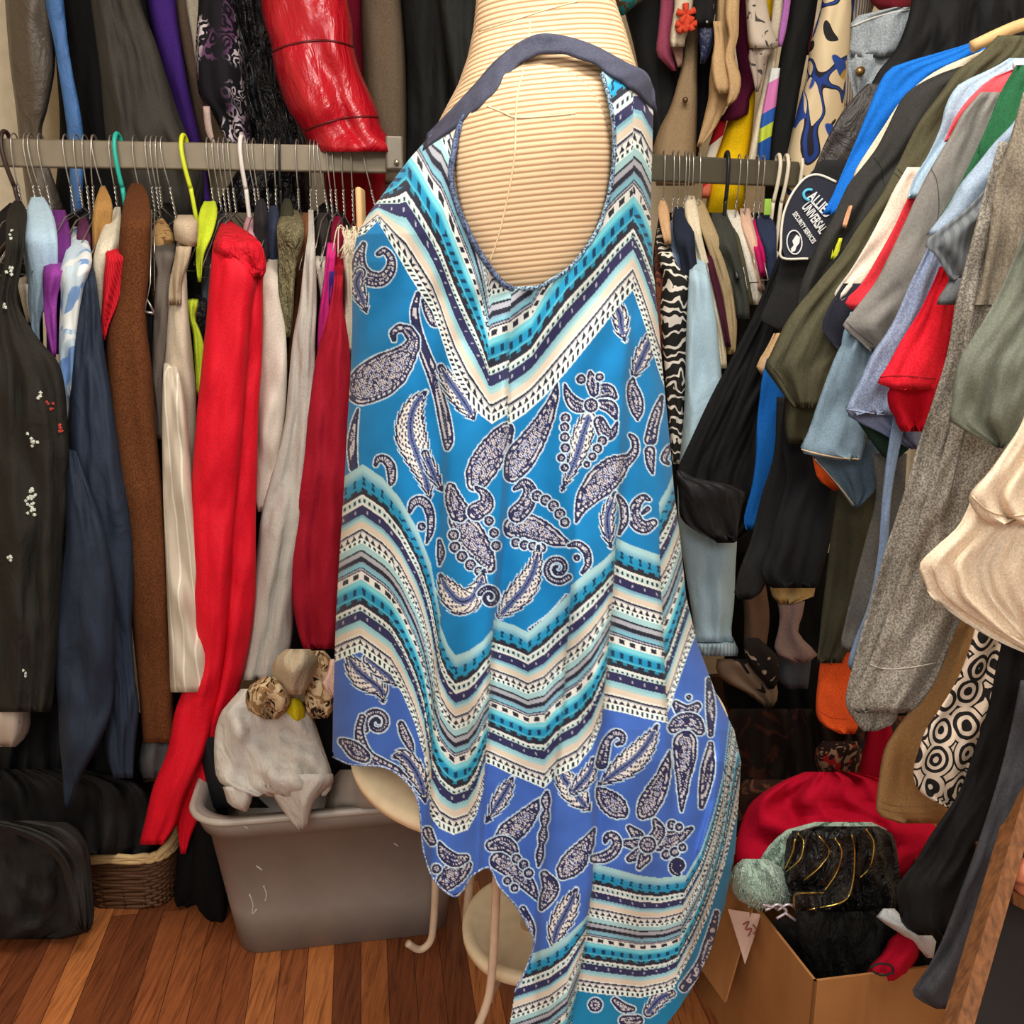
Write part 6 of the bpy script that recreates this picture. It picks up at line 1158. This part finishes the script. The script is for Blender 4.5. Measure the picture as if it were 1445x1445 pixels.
G('grey_jeans', 'dark grey jean cuff below the mauve cloth', 'trousers', [(925, 1098, 1146), (940, 1100, 1144), (958, 1098, 1142), (972, 1110, 1140)], 1.64, fab((72, 74, 80)), dep=.04)
G('brown_blouse', 'brown garment hanging deep between light blue trousers and black leggings', 'blouse', [(820, 1046, 1080), (870, 1050, 1086), (920, 1050, 1080), (944, 1058, 1072)], 1.82, fab((112, 84, 66)), dep=.04)
rf = thing('red_fleece', 'crimson red fleece draped over the pile behind the mint fur', 'fleece', P(1150, 1220, 1.45))
RF = fab((186, 12, 44), None, .5, .9)
G('body', None, '', [(1089, 1136, 1206), (1098, 1112, 1240), (1112, 1086, 1256), (1130, 1062, 1264), (1150, 1050, 1300), (1175, 1042, 1330), (1195, 1038, 1330), (1212, 1036, 1300), (1240, 1038, 1280)], 1.46, RF, rf, dep=.14, bulge=.18, nf=1, amp=.012, wr=.016, tilt=-.07, iso=2.0)
G('sleeve', None, '', [(1015, 1228, 1256), (1050, 1220, 1262), (1090, 1212, 1262), (1130, 1216, 1262), (1160, 1224, 1258)], 1.50, fab((150, 8, 34), None, .5), rf, dep=.06, nf=2, amp=.014)
# carton
A0 = np.array([.424, 1.093]); ca = math.radians(9); rx, ry = np.array([math.cos(ca), math.sin(ca)]), np.array([-math.sin(ca) - .10, math.cos(ca)])
cb = thing('cardboard_box', 'open brown cardboard box stuffed with clothes on the floor', 'box', (A0[0], A0[1], 0))
def slab(p, q, z0, z1, th, inw):
    n = np.array(inw) * th; V = []
    for z in (z0, z1):
        for b in (p, q, q + n, p + n): V.append((b[0], b[1], z))
    return V, [(0, 1, 2, 3), (4, 5, 6, 7), (0, 1, 5, 4), (1, 2, 6, 5), (2, 3, 7, 6), (3, 0, 4, 7)]
def cardboard():
    s = N('cardboard'); f = s.noise(30, s.map((1, 1, .08)), detail=3); g = s.noise(5, detail=3)
    c = s.mix(.5, s.ramp(f, [(.3, lin((150, 102, 58))), (.7, lin((166, 116, 68)))]), s.ramp(g, [(.35, lin((134, 88, 46))), (.65, lin((168, 118, 70)))]))
    return s.fin(c, .8, s.bump(f, .1, .002), .2)
cm = cardboard(); Lw, Ld, Zt = .33, .34, .30
B0, D0 = A0 + rx * Lw, A0 + ry * Ld; C0 = B0 + ry * Ld
V, Fc = merge(slab(A0, B0, .0, Zt, .004, ry), slab(D0, C0, 0, Zt, .004, -ry), slab(A0, D0, 0, Zt, .004, rx), slab(B0, C0, 0, Zt, .004, -rx), ([(p[0], p[1], .003) for p in (A0, B0, C0, D0)], [(0, 1, 2, 3)]))
link('carton', V, Fc, cm, cb, shade=False)
h0, h1 = A0 + ry * .16 - rx * .004, D0 - rx * .004; f0, f1 = h0 - rx * .035, h1 - rx * .05
V = [(h0[0], h0[1], Zt), (h1[0], h1[1], Zt), (f1[0], f1[1], Zt - .16), (f0[0], f0[1], Zt - .17)]
V2 = V + [(x - .003, y, z - .003) for x, y, z in V]
link('flap', V2, [(0, 1, 2, 3), (7, 6, 5, 4), (0, 3, 7, 4), (3, 2, 6, 7), (2, 1, 5, 6), (1, 0, 4, 5)], cm, cb, shade=False)
cA = np.array([A0[0], A0[1], 0]); eY = -.0015
def onfront(a, z): p = A0 + rx * a; return np.array([p[0], p[1] - .001, z])
V, Fc = tube([onfront(.085, Zt), onfront(.085, .0)], .0007, 5); link('fold_line', V, Fc, plain((140, 94, 50), .9), cb)
V, Fc = tube(spline([onfront(.235, .246), onfront(.25, .252), onfront(.262, .248), onfront(.256, .238), onfront(.238, .228), onfront(.262, .226), onfront(.278, .250), onfront(.276, .226)], 4), .0013, 5); link('pen_mark', V, Fc, plain((110, 44, 30), .8), cb)
pp = [PZ(1028, 1279, .27), PZ(1074, 1286, .292), PZ(1064, 1322, .262), PZ(1052, 1356, .225), PZ(1040, 1318, .24)]
pp = [p + np.array([-.004, -.012, .004]) for p in pp]
o = link('paper_note', pp + [p + np.array([.001, .002, -.001]) for p in pp], [(0, 1, 2, 3, 4), (9, 8, 7, 6, 5)] + [(i, (i + 1) % 5, 5 + (i + 1) % 5, 5 + i) for i in range(5)], plain((222, 186, 168), .8), None, shade=False)
tag(o, 'cream paper note with a red pen scribble on the cardboard box flap', 'note')
q0, q1, q3 = pp[0], pp[1], pp[3]
def onpap(a, b): return q0 + (q1 - q0) * a + (q3 - (q0 + q1) / 2) * b + np.array([0, -.003, .002])
V, Fc = merge(tube(spline([onpap(.45, .25), onpap(.62, .18), onpap(.52, .34), onpap(.70, .30), onpap(.60, .46)], 4), .0011, 5), tube(spline([onpap(.74, .22), onpap(.84, .30), onpap(.76, .40)], 4), .0011, 5)); link('pen_scribble', V, Fc, plain((150, 70, 60), .8), o)
# contents
MF = fab((168, 196, 174), (190, 214, 192), 1.0, 1.0, .05, .4, 0, 70)
mf = thing('mint_fur', 'pale mint green fluffy fur cloth spilling over the box edge', 'fur cloth', P(1080, 1282, 1.30))
mfb = G('back_fold', None, '', [(1160, 1150, 1230), (1168, 1116, 1252), (1182, 1096, 1240), (1200, 1080, 1200), (1220, 1070, 1160), (1245, 1070, 1140)], 1.285, MF, mf, dep=.05, bulge=.25, nf=3, amp=.012, wr=.01)
mfr = G('front_roll', None, '', [(1212, 1048, 1082), (1222, 1036, 1100), (1240, 1031, 1112), (1258, 1033, 1118), (1272, 1044, 1116), (1282, 1066, 1108)], 1.235, MF, mf, dep=.06, bulge=.5, nf=3, amp=.012, wr=.012)
rg = np.random.RandomState(8); hair = []
for i in range(1500):
    u, v = 1034 + rg.rand() * 150, 1164 + rg.rand() * 118
    a = None
    for o_ in (mfr, mfb):
        a = surf(o_, u, v, -.001)
        if a is not None: break
    if a is None: continue
    d = np.array([(rg.rand() - .5) * .010, -.005 * rg.rand() - .002, (rg.rand() - .62) * .012]); hair.append(tube([a, a + d * .55, a + d + np.array([(rg.rand() - .5) * .003, 0, -.001])], [.0011, .0008, .0002], 3))
V, Fc = merge(*hair); o = link('fur_pile', V, Fc, MF, mf); o['kind'] = 'stuff'
br = thing('ruffled_dress', 'shiny black ruffled garment with gold trim on the cardboard box', 'dress', P(1190, 1308, 1.2))
GB = gloss((28, 24, 22), .35, 1.0, 30)
gbc = G('base_cloth', None, '', [(1166, 1150, 1240), (1176, 1116, 1258), (1200, 1108, 1266), (1240, 1108, 1270), (1272, 1118, 1272), (1292, 1126, 1266), (1308, 1146, 1250)], 1.225, GB, br, dep=.06, bulge=.2, nf=6, amp=.014, wr=.012)
rfl = []
for i, (rows, yy) in enumerate((([(1172, 1118, 1142), (1190, 1112, 1140), (1210, 1108, 1138), (1228, 1108, 1124)], 1.20), ([(1172, 1138, 1166), (1195, 1130, 1172), (1220, 1118, 1166), (1245, 1110, 1140)], 1.19), ([(1174, 1162, 1190), (1200, 1160, 1190), (1230, 1150, 1184), (1250, 1130, 1172)], 1.185), ([(1170, 1184, 1208), (1200, 1182, 1208), (1240, 1176, 1206), (1268, 1140, 1200), (1284, 1136, 1180)], 1.18), ([(1168, 1206, 1232), (1195, 1206, 1234), (1225, 1204, 1230), (1240, 1206, 1220)], 1.19), ([(1258, 1120, 1160), (1270, 1118, 1164), (1290, 1122, 1170), (1302, 1140, 1160)], 1.18))):
    rfl.append(G('ruffle', None, '', rows, yy, GB, br, dep=.02, nf=3, amp=.010, wr=.008, bulge=.3))
gold = plain((214, 182, 92), .25, .9, .6)
for px in ([(1126, 1176), (1134, 1188), (1129, 1212), (1110, 1230)], [(1122, 1184), (1118, 1204), (1108, 1226)], [(1154, 1178), (1170, 1200), (1158, 1222), (1130, 1246)], [(1178, 1182), (1188, 1202), (1180, 1232), (1164, 1256)], [(1202, 1178), (1206, 1204), (1203, 1246), (1190, 1272), (1140, 1284)], [(1222, 1170), (1233, 1190), (1228, 1222), (1213, 1239)], [(1121, 1282), (1122, 1263), (1140, 1260), (1162, 1260)], [(1196, 1302), (1226, 1310), (1244, 1302), (1261, 1288)]):
    hits = {}
    for q in dense(px, 6):
        best = min(((np.linalg.norm(sp - np.array([0, 0, H])), i, sp) for i, o_ in enumerate(rfl + [gbc]) for sp in [surf(o_, q[0], q[1], .001)] if sp is not None), default=None, key=lambda z: z[0])
        if best: hits.setdefault('p', []).append(best[2])
    if len(hits.get('p', [])) > 2: V, Fc = tube(hits['p'], .0013, 6); link('gold_trim', V, Fc, gold, br)
G('black_fur', 'black furry cloth lying in the cardboard box', 'cloth', [(1286, 1126, 1300), (1310, 1122, 1320), (1340, 1130, 1310), (1370, 1144, 1300), (1392, 1150, 1300)], 1.17, fab((30, 30, 28), None, 1.0, 1.0, .1, 0, 0, 60), dep=.1, nf=4, amp=.012, wr=.01, bulge=.1)
G('black_knit', 'black knitted clothes filling the cardboard box up to its rim', 'clothes', [(1296, 1092, 1330), (1320, 1100, 1330), (1350, 1118, 1330), (1380, 1140, 1330), (1410, 1150, 1330)], 1.215, fab((34, 33, 33), None, 1.0), dep=.06, nf=2, amp=.012, wr=.014, iso=2.2, bulge=.12)
rc = thing('red_cloth', 'dark red cloth with a black loop in the cardboard box', 'cloth', P(1260, 1375, 1.15))
G('body', None, '', [(1314, 1268, 1290), (1326, 1254, 1298), (1344, 1246, 1298), (1362, 1228, 1290), (1376, 1222, 1284), (1384, 1230, 1270)], 1.135, fab((170, 14, 40), None, .5), rc, dep=.03, nf=2)
stroke([(1228, 1366), (1240, 1360), (1256, 1362), (1260, 1372), (1244, 1376), (1230, 1370)], 1.10, .0016, plain((30, 16, 18), .7), 'loop', rc)
G('white_cloth', 'pale grey cloth hanging between the ruffled garment and black dress', 'cloth', [(1282, 1246, 1262), (1296, 1236, 1276), (1308, 1256, 1300), (1324, 1280, 1320), (1340, 1298, 1319), (1352, 1308, 1317)], 1.12, fab((196, 200, 200), None, .5), dep=.03, nf=2)
V, Fc = merge(*[tube(spline([P(a, b, 1.19) for a, b in px], 4), .0022, 5) for px in ([(1086, 1282), (1098, 1276), (1110, 1286), (1096, 1296)], [(1098, 1284), (1112, 1276), (1124, 1282)], [(1108, 1288), (1122, 1298), (1140, 1306)], [(1076, 1276), (1088, 1280), (1080, 1284)])])
o = link('sequin_trim', V, Fc, plain((214, 200, 206), .3, .5)); tag(o, 'strip of silvery sequin trim poking out under the mint fur', 'trim')
# bookcase at the right edge
bkc = thing('bookcase', 'leaning wooden bookcase edge with a dark interior at the lower right corner', 'bookcase', P(1400, 1460, .86))
wd = N('oak_edge'); g = wd.noise(20, wd.map((9, 9, .5), (0, -.22, 0)), detail=4, dist=.3)
wm = wd.fin(wd.ramp(g, [(.3, lin((92, 56, 30))), (.7, lin((140, 90, 50)))]), .45, None, .4)
def plank(px, y0, dep, mat, name):
    n = len(px); V = [P(a, b, y) for (a, b), y in zip(px, y0)]; V2 = V + [p + np.array([.004, dep, 0]) for p in V]
    link(name, V2, [tuple(range(n)), tuple(range(2 * n - 1, n - 1, -1))] + [(i, (i + 1) % n, n + (i + 1) % n, n + i) for i in range(n)], mat, bkc, shade=False)
plank([(1452, 1098), (1474, 1098), (1360, 1500), (1334, 1500)], [.93, .93, .80, .80], .03, wm, 'side_panel')
plank([(1466, 1110), (1620, 1110), (1620, 1500), (1352, 1500)], [1.02, 1.02, .9, .9], .02, plain((30, 24, 22), .7), 'back_panel')  # near-black colour paints in the shade of the bookcase cavity
plank([(1428, 1256), (1560, 1330), (1560, 1346), (1430, 1276)], [.90, .86, .86, .90], .10, wm, 'shelf')
V, Fc = tube(spline([P(1438, 1240, .9), P(1446, 1225, .9), P(1452, 1240, .9), P(1444, 1258, .9)], 4), .012, 8); o = link('orange_ornament', V, Fc, plain((190, 110, 76), .4)); tag(o, 'small orange-brown ornament on the bookcase shelf at the right edge', 'ornament')
